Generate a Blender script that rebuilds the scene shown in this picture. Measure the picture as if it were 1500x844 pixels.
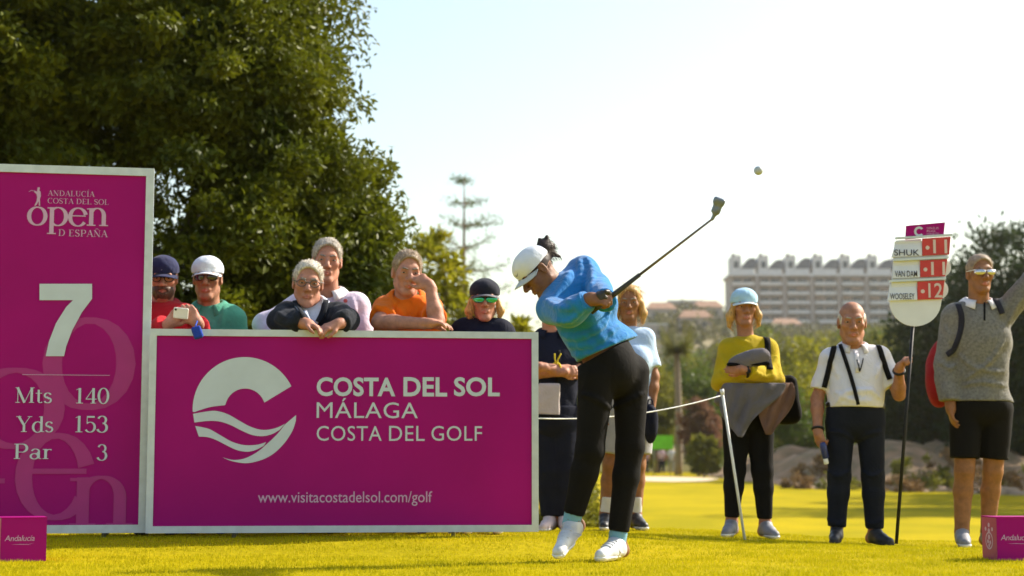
import bpy, math, random
import numpy as np
from mathutils import Vector, Matrix

# ------------------------------------------------------------------ camera, sky, sun, exposure
for o in list(bpy.data.objects):
    bpy.data.objects.remove(o)
SC = bpy.context.scene
COL = SC.collection
CAM_H, FPX, PITCH = 0.41, 2500.0, math.atan(265 / 2500.0)
cam_data = bpy.data.cameras.new('camera')
cam_data.sensor_width = 36.0
cam_data.lens = 36.0 * FPX / 1500.0
cam_data.clip_start, cam_data.clip_end = 0.05, 6000.0
cam_data.dof.use_dof = True
cam_data.dof.focus_distance = 8.2
cam_data.dof.aperture_fstop = 3.0
cam = bpy.data.objects.new('camera', cam_data)
cam.location = (0, 0, CAM_H)
cam.rotation_euler = (math.pi / 2 + PITCH, 0, 0)
COL.objects.link(cam)
SC.camera = cam

SUN_EL, SUN_AZ = math.radians(37), math.radians(63)        # azimuth from +Y towards +X
world = bpy.data.worlds.new('World')
SC.world = world
world.use_nodes = True
wn = world.node_tree.nodes
sky = wn.new('ShaderNodeTexSky')
sky.sky_type = 'NISHITA'
sky.sun_disc = False
sky.sun_elevation = SUN_EL
sky.sun_rotation = SUN_AZ
sky.air_density = 1.45
sky.dust_density = 2.0
sky.ozone_density = 1.0
wn['Background'].inputs['Strength'].default_value = 0.12
world.node_tree.links.new(sky.outputs[0], wn['Background'].inputs['Color'])

sun_data = bpy.data.lights.new('sun', 'SUN')
sun_data.energy = 5.0
sun_data.angle = math.radians(0.53)
sun_data.color = (1.0, 0.91, 0.77)
sun = bpy.data.objects.new('sun', sun_data)
SUN_DIR = Vector((math.cos(SUN_EL) * math.sin(SUN_AZ), math.cos(SUN_EL) * math.cos(SUN_AZ), math.sin(SUN_EL)))
sun.rotation_euler = SUN_DIR.to_track_quat('Z', 'Y').to_euler()
sun.location = (20, 30, 30)
COL.objects.link(sun)

SC.view_settings.view_transform = 'Standard'
SC.view_settings.look = 'None'
SC.view_settings.exposure = 0.95
SC.view_settings.gamma = 1.0
SC.view_settings.use_curve_mapping = False
SC.cycles.volume_bounces = 1
SC.cycles.max_bounces = 8
SC.cycles.volume_step_rate = 5.0

RNG = np.random.default_rng(7)
random.seed(7)
V3 = lambda *a: np.array(a, float)


def W(px, py, Y):
    """point that the 1500 x 844 photograph shows at (px, py), Y metres ahead of the camera"""
    u, v = (px - 750) / FPX, (422 - py) / FPX
    dy, dz = math.cos(PITCH) - v * math.sin(PITCH), math.sin(PITCH) + v * math.cos(PITCH)
    return np.array((u / dy * Y, Y, CAM_H + dz / dy * Y))


def smooth(a, b, x):
    t = np.clip((np.asarray(x, float) - a) / (b - a), 0, 1)
    return t * t * (3 - 2 * t)


def nrm(v):
    v = np.asarray(v, float)
    return v / (np.linalg.norm(v) + 1e-12)


# ------------------------------------------------------------------ noise
_LAT = np.random.default_rng(3).random((32, 32, 32)).astype(np.float32)


def vnoise(P):
    """value noise in [-1, 1] at points P (..., 3)"""
    P = np.asarray(P, np.float32)
    i = np.floor(P).astype(np.int32)
    f = P - i
    f = f * f * (3 - 2 * f)
    i &= 31
    j = (i + 1) & 31
    out = 0
    for a in (0, 1):
        xa = j[..., 0] if a else i[..., 0]
        wa = f[..., 0] if a else 1 - f[..., 0]
        for b in (0, 1):
            yb = j[..., 1] if b else i[..., 1]
            wb = f[..., 1] if b else 1 - f[..., 1]
            for c in (0, 1):
                zc = j[..., 2] if c else i[..., 2]
                wc = f[..., 2] if c else 1 - f[..., 2]
                out = out + _LAT[xa, yb, zc] * (wa * wb * wc)
    return out * 2 - 1


# ------------------------------------------------------------------ objects and properties
def tag(o, label=None, cat=None, group=None, kind=None):
    if label: o['label'] = label
    if cat: o['category'] = cat
    if group: o['group'] = group
    if kind: o['kind'] = kind
    return o


def empty(name, loc):
    o = bpy.data.objects.new(name, None)
    o.location = tuple(loc)
    o.empty_display_size = 0.2
    COL.objects.link(o)
    return o


def mesh_obj(name, verts, faces, mat, parent=None, smooth_=True, origin=None):
    """one mesh object; verts are world coordinates; origin defaults to the root's own place"""
    verts = np.asarray(verts, float)
    if origin is None:
        if parent is not None:
            q, s = parent, V3(0, 0, 0)
            while q is not None:
                s = s + np.array(q.location)
                q = q.parent
            base = s
        else:
            base = V3(*(verts[:, :2].mean(0)), verts[:, 2].min())
    else:
        base = np.asarray(origin, float)
    me = bpy.data.meshes.new(name)
    v = (verts - base).astype(np.float32)
    if isinstance(faces, np.ndarray):
        n, k = faces.shape
        me.vertices.add(len(v)); me.vertices.foreach_set('co', v.ravel())
        me.loops.add(n * k); me.loops.foreach_set('vertex_index', faces.astype(np.int32).ravel())
        me.polygons.add(n)
        me.polygons.foreach_set('loop_start', np.arange(0, n * k, k, dtype=np.int32))
        me.polygons.foreach_set('loop_total', np.full(n, k, np.int32))
    else:
        me.from_pydata(v.tolist(), [], faces)
    if smooth_:
        me.polygons.foreach_set('use_smooth', np.ones(len(me.polygons), bool))
    me.update(calc_edges=True)
    me.validate()
    if mat is not None:
        me.materials.append(mat)
    o = bpy.data.objects.new(name, me)
    if parent is None:
        o.location = tuple(base)
    else:
        o.parent = parent
        if origin is not None:
            q, s = parent, V3(0, 0, 0)
            while q is not None:
                s = s + np.array(q.location)
                q = q.parent
            o.location = tuple(base - s)
    COL.objects.link(o)
    return o


class MB:
    """collects simple solids into one mesh"""
    def __init__(s):
        s.v, s.f = [], []

    def add(s, v, f):
        n = len(s.v)
        s.v += [tuple(map(float, p)) for p in v]
        s.f += [tuple(i + n for i in q) for q in f]
        return s

    def box(s, lo, hi, R=None, c=None):
        v = [(x, y, z) for x in (lo[0], hi[0]) for y in (lo[1], hi[1]) for z in (lo[2], hi[2])]
        v = np.array(v, float)
        if R is not None:
            v = v @ np.asarray(R).T
        if c is not None:
            v = v + np.asarray(c)
        return s.add(v, [(0, 1, 3, 2), (4, 6, 7, 5), (0, 4, 5, 1), (2, 3, 7, 6), (0, 2, 6, 4), (1, 5, 7, 3)])

    def tube(s, pts, r, n=8, cap=True):
        pts = [np.asarray(p, float) for p in pts]
        rr = r if hasattr(r, '__len__') else [r] * len(pts)
        v, f = [], []
        ref = None
        for i, p in enumerate(pts):
            t = nrm(pts[min(i + 1, len(pts) - 1)] - pts[max(i - 1, 0)])
            if ref is None:
                ref = V3(0, 0, 1) if abs(t[2]) < .9 else V3(1, 0, 0)
            a = nrm(np.cross(t, ref)); b = np.cross(t, a); ref = -np.cross(t, a) if False else ref
            for k in range(n):
                w = 2 * math.pi * k / n
                v.append(p + (a * math.cos(w) + b * math.sin(w)) * rr[i])
        for i in range(len(pts) - 1):
            for k in range(n):
                f.append((i * n + k, i * n + (k + 1) % n, (i + 1) * n + (k + 1) % n, (i + 1) * n + k))
        if cap:
            f.append(tuple(range(n - 1, -1, -1)))
            f.append(tuple((len(pts) - 1) * n + k for k in range(n)))
        return s.add(v, f)

    def ribbon(s, pts, nor, width, th):
        """strap along pts; nor = outward normals"""
        pts = [np.asarray(p, float) for p in pts]
        v, f = [], []
        for i, p in enumerate(pts):
            t = nrm(pts[min(i + 1, len(pts) - 1)] - pts[max(i - 1, 0)])
            n = nrm(nor[i]); sd = nrm(np.cross(t, n)); n = np.cross(sd, t)
            w = width[i] if hasattr(width, '__len__') else width
            v += [p - sd * w / 2, p + sd * w / 2, p + sd * w * .42 + n * th, p - sd * w * .42 + n * th]
        for i in range(len(pts) - 1):
            a, b = 4 * i, 4 * i + 4
            for k in range(4):
                f.append((a + k, a + (k + 1) % 4, b + (k + 1) % 4, b + k))
        f += [(3, 2, 1, 0), tuple(4 * (len(pts) - 1) + k for k in range(4))]
        return s.add(v, f)

    def poly(s, outline, T, th):
        """prism of a convex or simple outline (2D) placed by T(u, v, w)"""
        n = len(outline)
        v = [T(u, w, 0) for u, w in outline] + [T(u, w, th) for u, w in outline]
        f = [tuple(range(n - 1, -1, -1)), tuple(range(n, 2 * n))]
        f += [(i, (i + 1) % n, n + (i + 1) % n, n + i) for i in range(n)]
        return s.add(v, f)

    def lathe(s, prof, c, n=16, axis=None):
        """profile of (r, z) about a vertical axis, or about `axis`"""
        ax = V3(0, 0, 1) if axis is None else nrm(axis)
        a = nrm(np.cross(ax, V3(1, 0, 0) if abs(ax[0]) < .9 else V3(0, 1, 0))); b = np.cross(ax, a)
        v, f = [], []
        for r, z in prof:
            for k in range(n):
                w = 2 * math.pi * k / n
                v.append(np.asarray(c) + ax * z + (a * math.cos(w) + b * math.sin(w)) * r)
        for i in range(len(prof) - 1):
            for k in range(n):
                f.append((i * n + k, i * n + (k + 1) % n, (i + 1) * n + (k + 1) % n, (i + 1) * n + k))
        f += [tuple(range(n - 1, -1, -1)), tuple((len(prof) - 1) * n + k for k in range(n))]
        return s.add(v, f)

    def build(s, name, mat, parent=None, smooth_=False, origin=None):
        return mesh_obj(name, np.array(s.v), s.f, mat, parent, smooth_, origin)


# ------------------------------------------------------------------ materials
_MATS = {}


def principled(name):
    m = bpy.data.materials.new(name)
    m.use_nodes = True
    return m, m.node_tree.nodes, m.node_tree.links, m.node_tree.nodes['Principled BSDF']


def mat(name, col, rough=.6, var=.12, scale=12., bump=0., bscale=150., metal=0., spec=.5, sheen=0., trans=0.,
        sss=0., coat=0., detail=4., stretch=None, col2=None, wrinkle=0.):
    """procedural surface: a base colour with noise between two tones, fine relief, optional translucency"""
    if name in _MATS:
        return _MATS[name]
    m, N, L, B = principled(name)
    tc = N.new('ShaderNodeTexCoord')
    src = tc.outputs['Object']
    if stretch:
        mp = N.new('ShaderNodeMapping'); mp.inputs['Scale'].default_value = stretch
        L.new(src, mp.inputs['Vector']); src = mp.outputs[0]
    nz = N.new('ShaderNodeTexNoise')
    nz.inputs['Scale'].default_value = scale; nz.inputs['Detail'].default_value = detail
    L.new(src, nz.inputs['Vector'])
    rp = N.new('ShaderNodeValToRGB')
    c = np.array(col, float)
    lo = np.array(col2, float) if col2 is not None else c * (1 - var)
    hi = c if col2 is not None else np.minimum(c * (1 + var), .95)
    rp.color_ramp.elements[0].position, rp.color_ramp.elements[1].position = .3, .7
    rp.color_ramp.elements[0].color = (*lo, 1); rp.color_ramp.elements[1].color = (*hi, 1)
    L.new(nz.outputs['Fac'], rp.inputs['Fac'])
    L.new(rp.outputs['Color'], B.inputs['Base Color'])
    B.inputs['Roughness'].default_value = rough
    B.inputs['Metallic'].default_value = metal
    B.inputs['Specular IOR Level'].default_value = spec
    if sheen:
        B.inputs['Sheen Weight'].default_value = sheen; B.inputs['Sheen Roughness'].default_value = .5
    if coat:
        B.inputs['Coat Weight'].default_value = coat; B.inputs['Coat Roughness'].default_value = .08
    if sss:
        B.inputs['Subsurface Weight'].default_value = sss
        B.inputs['Subsurface Radius'].default_value = (.012, .005, .003)
        B.inputs['Subsurface Scale'].default_value = 1.0
    if bump:
        nb = N.new('ShaderNodeTexNoise'); nb.inputs['Scale'].default_value = bscale; nb.inputs['Detail'].default_value = 3
        L.new(src, nb.inputs['Vector'])
        bp = N.new('ShaderNodeBump'); bp.inputs['Strength'].default_value = bump; bp.inputs['Distance'].default_value = .004
        L.new(nb.outputs['Fac'], bp.inputs['Height']); L.new(bp.outputs[0], B.inputs['Normal'])
        if wrinkle:
            nw = N.new('ShaderNodeTexNoise'); nw.inputs['Scale'].default_value = 11.; nw.inputs['Detail'].default_value = 3; nw.inputs['Distortion'].default_value = 1.6
            L.new(src, nw.inputs['Vector'])
            ab = N.new('ShaderNodeMath'); ab.operation = 'SUBTRACT'; ab.inputs[1].default_value = .5; L.new(nw.outputs['Fac'], ab.inputs[0])
            a2 = N.new('ShaderNodeMath'); a2.operation = 'ABSOLUTE'; L.new(ab.outputs[0], a2.inputs[0])
            b2 = N.new('ShaderNodeBump'); b2.inputs['Strength'].default_value = wrinkle; b2.inputs['Distance'].default_value = .035
            L.new(a2.outputs[0], b2.inputs['Height']); L.new(b2.outputs[0], bp.inputs['Normal'])
    if trans:
        tr = N.new('ShaderNodeBsdfTranslucent'); L.new(rp.outputs['Color'], tr.inputs['Color'])
        mx = N.new('ShaderNodeMixShader'); mx.inputs['Fac'].default_value = trans
        L.new(B.outputs[0], mx.inputs[1]); L.new(tr.outputs[0], mx.inputs[2])
        L.new(mx.outputs[0], N['Material Output'].inputs['Surface'])
    _MATS[name] = m
    return m


def cloth(name, col, var=.12, bump=.16, rough=.85, sheen=.08, scale=9., wrinkle=.3):
    return mat(name, col, rough, var, scale, bump, 260., spec=.12, sheen=sheen, wrinkle=wrinkle)


def skin(name, col):
    return mat(name, col, .55, .20, 28., .35, 120., spec=.25, sss=.05)


def hair_mat(name, col):
    return mat(name, col, .5, .45, 130., .25, 160., spec=.3, stretch=(1, 1, .3), trans=.15)


# ------------------------------------------------------------------ signed distance shapes -> one continuous mesh
class Shape:
    def __init__(s):
        s.p = []                       # (kind, data, k, op, lo, hi)
        s.cuts = []
        s.nz = []

    def cone(s, a, b, ra, rb, k=.03, cut=False, op='add', cuta=False):
        a, b = np.asarray(a, float), np.asarray(b, float)
        m = max(ra, rb)
        s.p.append(('cone', (a, b, ra, rb, cut, cuta), k, op, np.minimum(a, b) - m, np.maximum(a, b) + m))
        return s

    def ell(s, c, r, R=None, k=.03, op='add'):
        c, r = np.asarray(c, float), np.asarray(r, float)
        R = np.eye(3) if R is None else np.asarray(R, float)
        e = np.sqrt(((R * r) ** 2).sum(1))
        s.p.append(('ell', (c, r, R), k, op, c - e, c + e))
        return s

    def box(s, c, r, R=None, rd=.01, k=.01, op='add'):
        c, r = np.asarray(c, float), np.asarray(r, float)
        R = np.eye(3) if R is None else np.asarray(R, float)
        e = (np.abs(R) * r).sum(1)
        s.p.append(('box', (c, r, R, rd), k, op, c - e, c + e))
        return s

    def path(s, pts, rs, k=.02, cut=False, op='add'):
        for i in range(len(pts) - 1):
            s.cone(pts[i], pts[i + 1], rs[i], rs[i + 1], k, cut and i == len(pts) - 2, op)
        return s

    def cut(s, p, n):
        s.cuts.append((np.asarray(p, float), nrm(n)))
        return s

    def noise(s, amp, freq, seed=0., stretch=(1, 1, 1), R=None, ridge=False):
        s.nz.append((amp, np.asarray(freq) * np.asarray(stretch, float), seed, R, ridge))
        return s

    @staticmethod
    def _d(kind, q, X, Y, Z):
        if kind == 'cone':
            a, b, ra, rb, cut, cuta = q
            ab = b - a
            L2 = float(ab @ ab) + 1e-12
            px, py, pz = X - a[0], Y - a[1], Z - a[2]
            t0 = (px * ab[0] + py * ab[1] + pz * ab[2]) / L2
            t = np.clip(t0, 0, 1)
            d = np.sqrt((px - t * ab[0]) ** 2 + (py - t * ab[1]) ** 2 + (pz - t * ab[2]) ** 2) - (ra + (rb - ra) * t)
            L = math.sqrt(L2)
            if cut: d = np.maximum(d, (t0 - 1) * L)
            if cuta: d = np.maximum(d, -t0 * L)
            return d
        if kind == 'ell':
            c, r, R = q
            px, py, pz = X - c[0], Y - c[1], Z - c[2]
            u = [(px * R[0, i] + py * R[1, i] + pz * R[2, i]) / r[i] for i in range(3)]
            k0 = np.sqrt(u[0] ** 2 + u[1] ** 2 + u[2] ** 2)
            k1 = np.sqrt((u[0] / r[0]) ** 2 + (u[1] / r[1]) ** 2 + (u[2] / r[2]) ** 2) + 1e-9
            return k0 * (k0 - 1) / k1
        c, r, R, rd = q
        px, py, pz = X - c[0], Y - c[1], Z - c[2]
        u = [np.abs(px * R[0, i] + py * R[1, i] + pz * R[2, i]) - r[i] + rd for i in range(3)]
        o = np.sqrt(sum(np.maximum(w, 0) ** 2 for w in u))
        return o + np.minimum(np.maximum(np.maximum(u[0], u[1]), u[2]), 0) - rd

    @staticmethod
    def _mix(a, d, k, op):
        if op == 'sub':
            a, d, sg = -a, d, -1
        elif op == 'and':
            a, d, sg = -a, -d, -1
        else:
            sg = 1
        h = np.clip(.5 + .5 * (a - d) / k, 0, 1)
        return sg * (a * (1 - h) + d * h - k * h * (1 - h))

    def eval(s, P):
        P = np.atleast_2d(np.asarray(P, float))
        f = np.full(len(P), 10.)
        for kind, q, k, op, lo, hi in s.p:
            f = s._mix(f, s._d(kind, q, P[:, 0], P[:, 1], P[:, 2]), k, op)
        for p, n in s.cuts:
            f = np.maximum(f, (P - p) @ n)
        return f

    def mesh(s, h):
        adds = [p for p in s.p if p[3] == 'add']
        lo = np.min([p[4] for p in adds], 0) - 4 * h
        hi = np.max([p[5] for p in adds], 0) + 4 * h
        for p, n in s.cuts:                                   # trim the box by axis-aligned-ish cuts
            ax = int(np.argmax(np.abs(n)))
            if abs(n[ax]) > .999:
                if n[ax] > 0: hi[ax] = min(hi[ax], p[ax] + 3 * h)
                else: lo[ax] = max(lo[ax], p[ax] - 3 * h)
        n3 = np.ceil((hi - lo) / h).astype(int) + 1
        F = np.full(n3, 10., np.float32)
        ax = [(lo[i] + h * np.arange(n3[i])).astype(np.float32) for i in range(3)]
        for kind, q, k, op, a, b in s.p:
            m = k + 3 * h
            i0 = np.clip(np.floor((a - m - lo) / h).astype(int), 0, n3)
            i1 = np.clip(np.ceil((b + m - lo) / h).astype(int) + 1, 0, n3)
            if op == 'and':
                i0, i1 = np.zeros(3, int), n3
            if (i1 <= i0).any():
                continue
            sl = tuple(slice(i0[i], i1[i]) for i in range(3))
            d = s._d(kind, q, ax[0][sl[0]][:, None, None], ax[1][sl[1]][None, :, None], ax[2][sl[2]][None, None, :])
            F[sl] = s._mix(F[sl], d.astype(np.float32), k, op)
        if s.nz:
            msk = np.abs(F) < .05
            idx = np.argwhere(msk)
            P = lo + h * idx
            for amp, fr, seed, R, ridge in s.nz:
                Q = P if R is None else P @ R
                w = vnoise(Q * fr + seed)
                if ridge:                                     # sharp creases between soft swells
                    w = .35 - np.abs(w) * 1.4
                F[msk] += (amp * w).astype(np.float32)
        for p, n in s.cuts:
            g = (ax[0][:, None, None] - p[0]) * n[0] + (ax[1][None, :, None] - p[1]) * n[1] + (ax[2][None, None, :] - p[2]) * n[2]
            F = np.maximum(F, g.astype(np.float32))
        return surface_nets(F, lo, h)

    def obj(s, name, h, mat_, parent=None, relax=1):
        v, f = s.mesh(h)
        return mesh_obj(name, v, f, mat_, parent, True)


def surface_nets(F, lo, h):
    S = F < 0
    nx, ny, nz = F.shape
    cnt = np.zeros((nx - 1, ny - 1, nz - 1), np.int8)
    for a in (0, 1):
        for b in (0, 1):
            for c in (0, 1):
                cnt += S[a:nx - 1 + a, b:ny - 1 + b, c:nz - 1 + c]
    act = (cnt > 0) & (cnt < 8)
    idx = np.argwhere(act)
    ids = np.full(act.shape, -1, np.int32)
    ids[act] = np.arange(len(idx))
    acc = np.zeros((len(idx), 3)); num = np.zeros(len(idx))
    co = [(a, b, c) for a in (0, 1) for b in (0, 1) for c in (0, 1)]
    val = {c: F[idx[:, 0] + c[0], idx[:, 1] + c[1], idx[:, 2] + c[2]] for c in co}
    for c in co:
        for d in range(3):
            if c[d] == 0:
                e = list(c); e[d] = 1; e = tuple(e)
                va, vb = val[c], val[e]
                x = (va < 0) != (vb < 0)
                t = np.where(x, va / np.where(x, va - vb, 1), 0)
                p = np.tile(np.array(c, float), (len(idx), 1)); p[:, d] += t
                acc[x] += p[x]; num[x] += 1
    verts = lo + h * (idx + acc / np.maximum(num, 1)[:, None])
    faces = []
    for d in range(3):
        o1, o2 = [(1, 2), (2, 0), (0, 1)][d]
        sl0 = [slice(None)] * 3; sl1 = [slice(None)] * 3
        sl0[d] = slice(0, -1); sl1[d] = slice(1, None)
        x = S[tuple(sl0)] != S[tuple(sl1)]
        e = np.argwhere(x)
        e = e[(e[:, o1] > 0) & (e[:, o2] > 0) & (e[:, o1] < F.shape[o1] - 1) & (e[:, o2] < F.shape[o2] - 1)]
        if not len(e):
            continue
        def cell(d1, d2):
            q = e.copy(); q[:, o1] -= d1; q[:, o2] -= d2
            return ids[q[:, 0], q[:, 1], q[:, 2]]
        a, b, c, g = cell(1, 1), cell(0, 1), cell(0, 0), cell(1, 0)
        ins = S[e[:, 0], e[:, 1], e[:, 2]]
        q = np.where(ins[:, None], np.stack([a, b, c, g], 1), np.stack([a, g, c, b], 1))
        faces.append(q)
    return verts, np.concatenate(faces)
# ------------------------------------------------------------------ terrain
def ground_z(x, y):
    x, y = np.asarray(x, float), np.asarray(y, float)
    z = -.085 * smooth(.8, 3, x) * smooth(8.5, 10.8, y)
    z = z + .052 * smooth(8.0, 8.8, y) * (1 - smooth(.3, 1.3, x)) * (1 - smooth(9.6, 11.2, y))
    t = y - (11.75 - .10 * np.clip(x, -6, 6))
    z = z - .95 * smooth(0, 10, t)
    z = z + 1.15 * smooth(38, 118, y) + 3.2 * smooth(118, 300, y)
    z = z + .10 * np.sin(x * .11 + 1.3) * smooth(25, 50, y) + .06 * np.sin(y * .16 + x * .05) * smooth(20, 40, y)
    return z


def ground_mat():
    m, N, L, B = principled('mown_grass')
    tc = N.new('ShaderNodeTexCoord')
    n1 = N.new('ShaderNodeTexNoise'); n1.inputs['Scale'].default_value = .35; n1.inputs['Detail'].default_value = 6
    n2 = N.new('ShaderNodeTexNoise'); n2.inputs['Scale'].default_value = 22.; n2.inputs['Detail'].default_value = 5
    L.new(tc.outputs['Object'], n1.inputs['Vector']); L.new(tc.outputs['Object'], n2.inputs['Vector'])
    r1 = N.new('ShaderNodeValToRGB')
    r1.color_ramp.elements[0].position, r1.color_ramp.elements[1].position = .35, .68
    r1.color_ramp.elements[0].color = (.30, .255, .006, 1); r1.color_ramp.elements[1].color = (.455, .345, .008, 1)
    L.new(n1.outputs['Fac'], r1.inputs['Fac'])
    r2 = N.new('ShaderNodeValToRGB')
    r2.color_ramp.elements[0].color = (.62, .62, .6, 1); r2.color_ramp.elements[1].color = (1.12, 1.1, 1.0, 1)
    L.new(n2.outputs['Fac'], r2.inputs['Fac'])
    mu = N.new('ShaderNodeMixRGB'); mu.blend_type = 'MULTIPLY'; mu.inputs['Fac'].default_value = 1
    L.new(r1.outputs['Color'], mu.inputs[1]); L.new(r2.outputs['Color'], mu.inputs[2])
    # rough, unmown land beyond the fairway
    sep = N.new('ShaderNodeSeparateXYZ'); L.new(tc.outputs['Object'], sep.inputs[0])
    mr = N.new('ShaderNodeMapRange'); mr.inputs['From Min'].default_value = 112; mr.inputs['From Max'].default_value = 124
    L.new(sep.outputs['Y'], mr.inputs['Value'])
    ro = N.new('ShaderNodeValToRGB')
    ro.color_ramp.elements[0].color = (.05, .07, .015, 1); ro.color_ramp.elements[1].color = (.17, .12, .05, 1)
    L.new(n1.outputs['Fac'], ro.inputs['Fac'])
    mx = N.new('ShaderNodeMixRGB'); L.new(mr.outputs[0], mx.inputs['Fac'])
    L.new(mu.outputs['Color'], mx.inputs[1]); L.new(ro.outputs['Color'], mx.inputs[2])
    L.new(mx.outputs['Color'], B.inputs['Base Color'])
    B.inputs['Roughness'].default_value = .9; B.inputs['Specular IOR Level'].default_value = .02
    bp = N.new('ShaderNodeBump'); bp.inputs['Strength'].default_value = .6; bp.inputs['Distance'].default_value = .02
    L.new(n2.outputs['Fac'], bp.inputs['Height']); L.new(bp.outputs[0], B.inputs['Normal'])
    return m


def make_ground():
    ys = np.concatenate([np.linspace(-30, 4, 12), np.linspace(4.3, 30, 90), np.geomspace(30.6, 130, 60), np.geomspace(135, 3500, 40)])
    xs = np.concatenate([-np.geomspace(2500, 8.6, 36), np.linspace(-8, 8, 60), np.geomspace(8.6, 2500, 36)])
    X, Y = np.meshgrid(xs, ys)
    Z = ground_z(X, Y)
    v = np.stack([X, Y, Z], -1).reshape(-1, 3)
    nx = len(xs)
    i = (np.arange(len(ys) - 1)[:, None] * nx + np.arange(nx - 1)[None]).ravel()
    f = np.stack([i, i + 1, i + 1 + nx, i + nx], 1)
    return tag(mesh_obj('ground', v, f, ground_mat(), None, True, origin=(0, 0, 0)), kind='structure',
               label='golden mown grass of the tee and the fairway')


make_ground()


def make_grass():
    """short blades of the tee turf"""
    rng = np.random.default_rng(11)
    n = 430000
    y = 4.9 + 7.2 * rng.random(n) ** 1.15
    half = .38 * y + .5
    x = (rng.random(n) * 2 - 1) * half
    clump = vnoise(np.stack([x * 9, y * 9, np.zeros(n)], 1)) * .5 + .5
    keep = rng.random(n) < .35 + .65 * clump
    x, y, clump = x[keep], y[keep], clump[keep]
    n = len(x)
    z = ground_z(x, y)
    hgt = (.006 + .010 * rng.random(n)) * (.6 + .8 * clump)
    a = rng.random(n) * 2 * math.pi
    w = .0014 + .0012 * rng.random(n)
    lean = .010 * (rng.random((n, 2)) - .5)
    p = np.stack([x, y, z - .003], 1)
    d = np.stack([np.cos(a) * w, np.sin(a) * w, np.zeros(n)], 1)
    tip = p + np.concatenate([lean, (hgt + .003)[:, None]], 1)
    v = np.stack([p - d, p + d, tip], 1).reshape(-1, 3)
    f = np.arange(3 * n).reshape(-1, 3)
    g = mat('grass_blade', (.55, .46, .008), .7, scale=2.6, col2=(.34, .315, .006), spec=.04, trans=.35, detail=8)
    o = mesh_obj('grass', v, f, g, None, False, origin=(0, 0, 0))
    return tag(o, 'short yellow green turf blades covering the tee', 'grass', kind='stuff')


make_grass()


# ------------------------------------------------------------------ flat print: sans text, drawn serif letters, outlines
def fill(outline):
    """triangulate a simple 2D outline"""
    from mathutils.geometry import tessellate_polygon
    t = tessellate_polygon([[Vector((u, w, 0)) for u, w in outline]])
    return np.array(outline, float), [tuple(q) for q in t]


def curve_pts(pts, n=6, closed=False):
    """Catmull-Rom through pts"""
    P = [np.asarray(p, float) for p in pts]
    out = []
    m = len(P)
    for i in range(m if closed else m - 1):
        if closed:
            a, b, c, d = P[i - 1], P[i], P[(i + 1) % m], P[(i + 2) % m]
        else:
            a, b, c, d = P[max(i - 1, 0)], P[i], P[i + 1], P[min(i + 2, m - 1)]
        for k in range(n):
            t = k / n
            out.append(.5 * ((2 * b) + (c - a) * t + (2 * a - 5 * b + 4 * c - d) * t * t + (3 * b - a - 3 * c + d) * t ** 3))
    if not closed:
        out.append(P[-1])
    return out


def sans(txt, bold=0., space=1.):
    cu = bpy.data.curves.new('t', 'FONT')
    cu.body = txt; cu.size = 1; cu.offset = bold; cu.space_character = space; cu.resolution_u = 4
    ob = bpy.data.objects.new('t', cu)
    COL.objects.link(ob)
    dg = bpy.context.evaluated_depsgraph_get()
    me = bpy.data.meshes.new_from_object(ob.evaluated_get(dg))
    v = np.array([q.co[:2] for q in me.vertices]); f = [tuple(p.vertices) for p in me.polygons]
    bpy.data.objects.remove(ob); bpy.data.curves.remove(cu); bpy.data.meshes.remove(me)
    return v, f


TK, TN = .105, .03


def _line(x0, y0, x1, y1, w, w1=None):
    w1 = w if w1 is None else w1
    d = nrm((x1 - x0, y1 - y0)); n = V3(-d[1], d[0])
    a, b = V3(x0, y0), V3(x1, y1)
    return [a - n * w / 2, b - n * w1 / 2, b + n * w1 / 2, a + n * w / 2], [(0, 1, 2, 3)]


def _arc(cx, cy, rx, ry, a0, a1, thick=TK, thin=TN, n=22):
    v, f = [], []
    for i in range(n + 1):
        a = math.radians(a0 + (a1 - a0) * i / n)
        w = thin + (thick - thin) * abs(math.cos(a)) ** 1.3
        c, s = math.cos(a), math.sin(a)
        v += [V3(cx + (rx - w / 2) * c, cy + (ry - w / 2) * s), V3(cx + (rx + w / 2) * c, cy + (ry + w / 2) * s)]
    for i in range(n):
        f.append((2 * i, 2 * i + 1, 2 * i + 3, 2 * i + 2))
    return v, f


def _ser(x, y, w=.2):
    return _line(x - w / 2, y, x + w / 2, y, TN)


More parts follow.
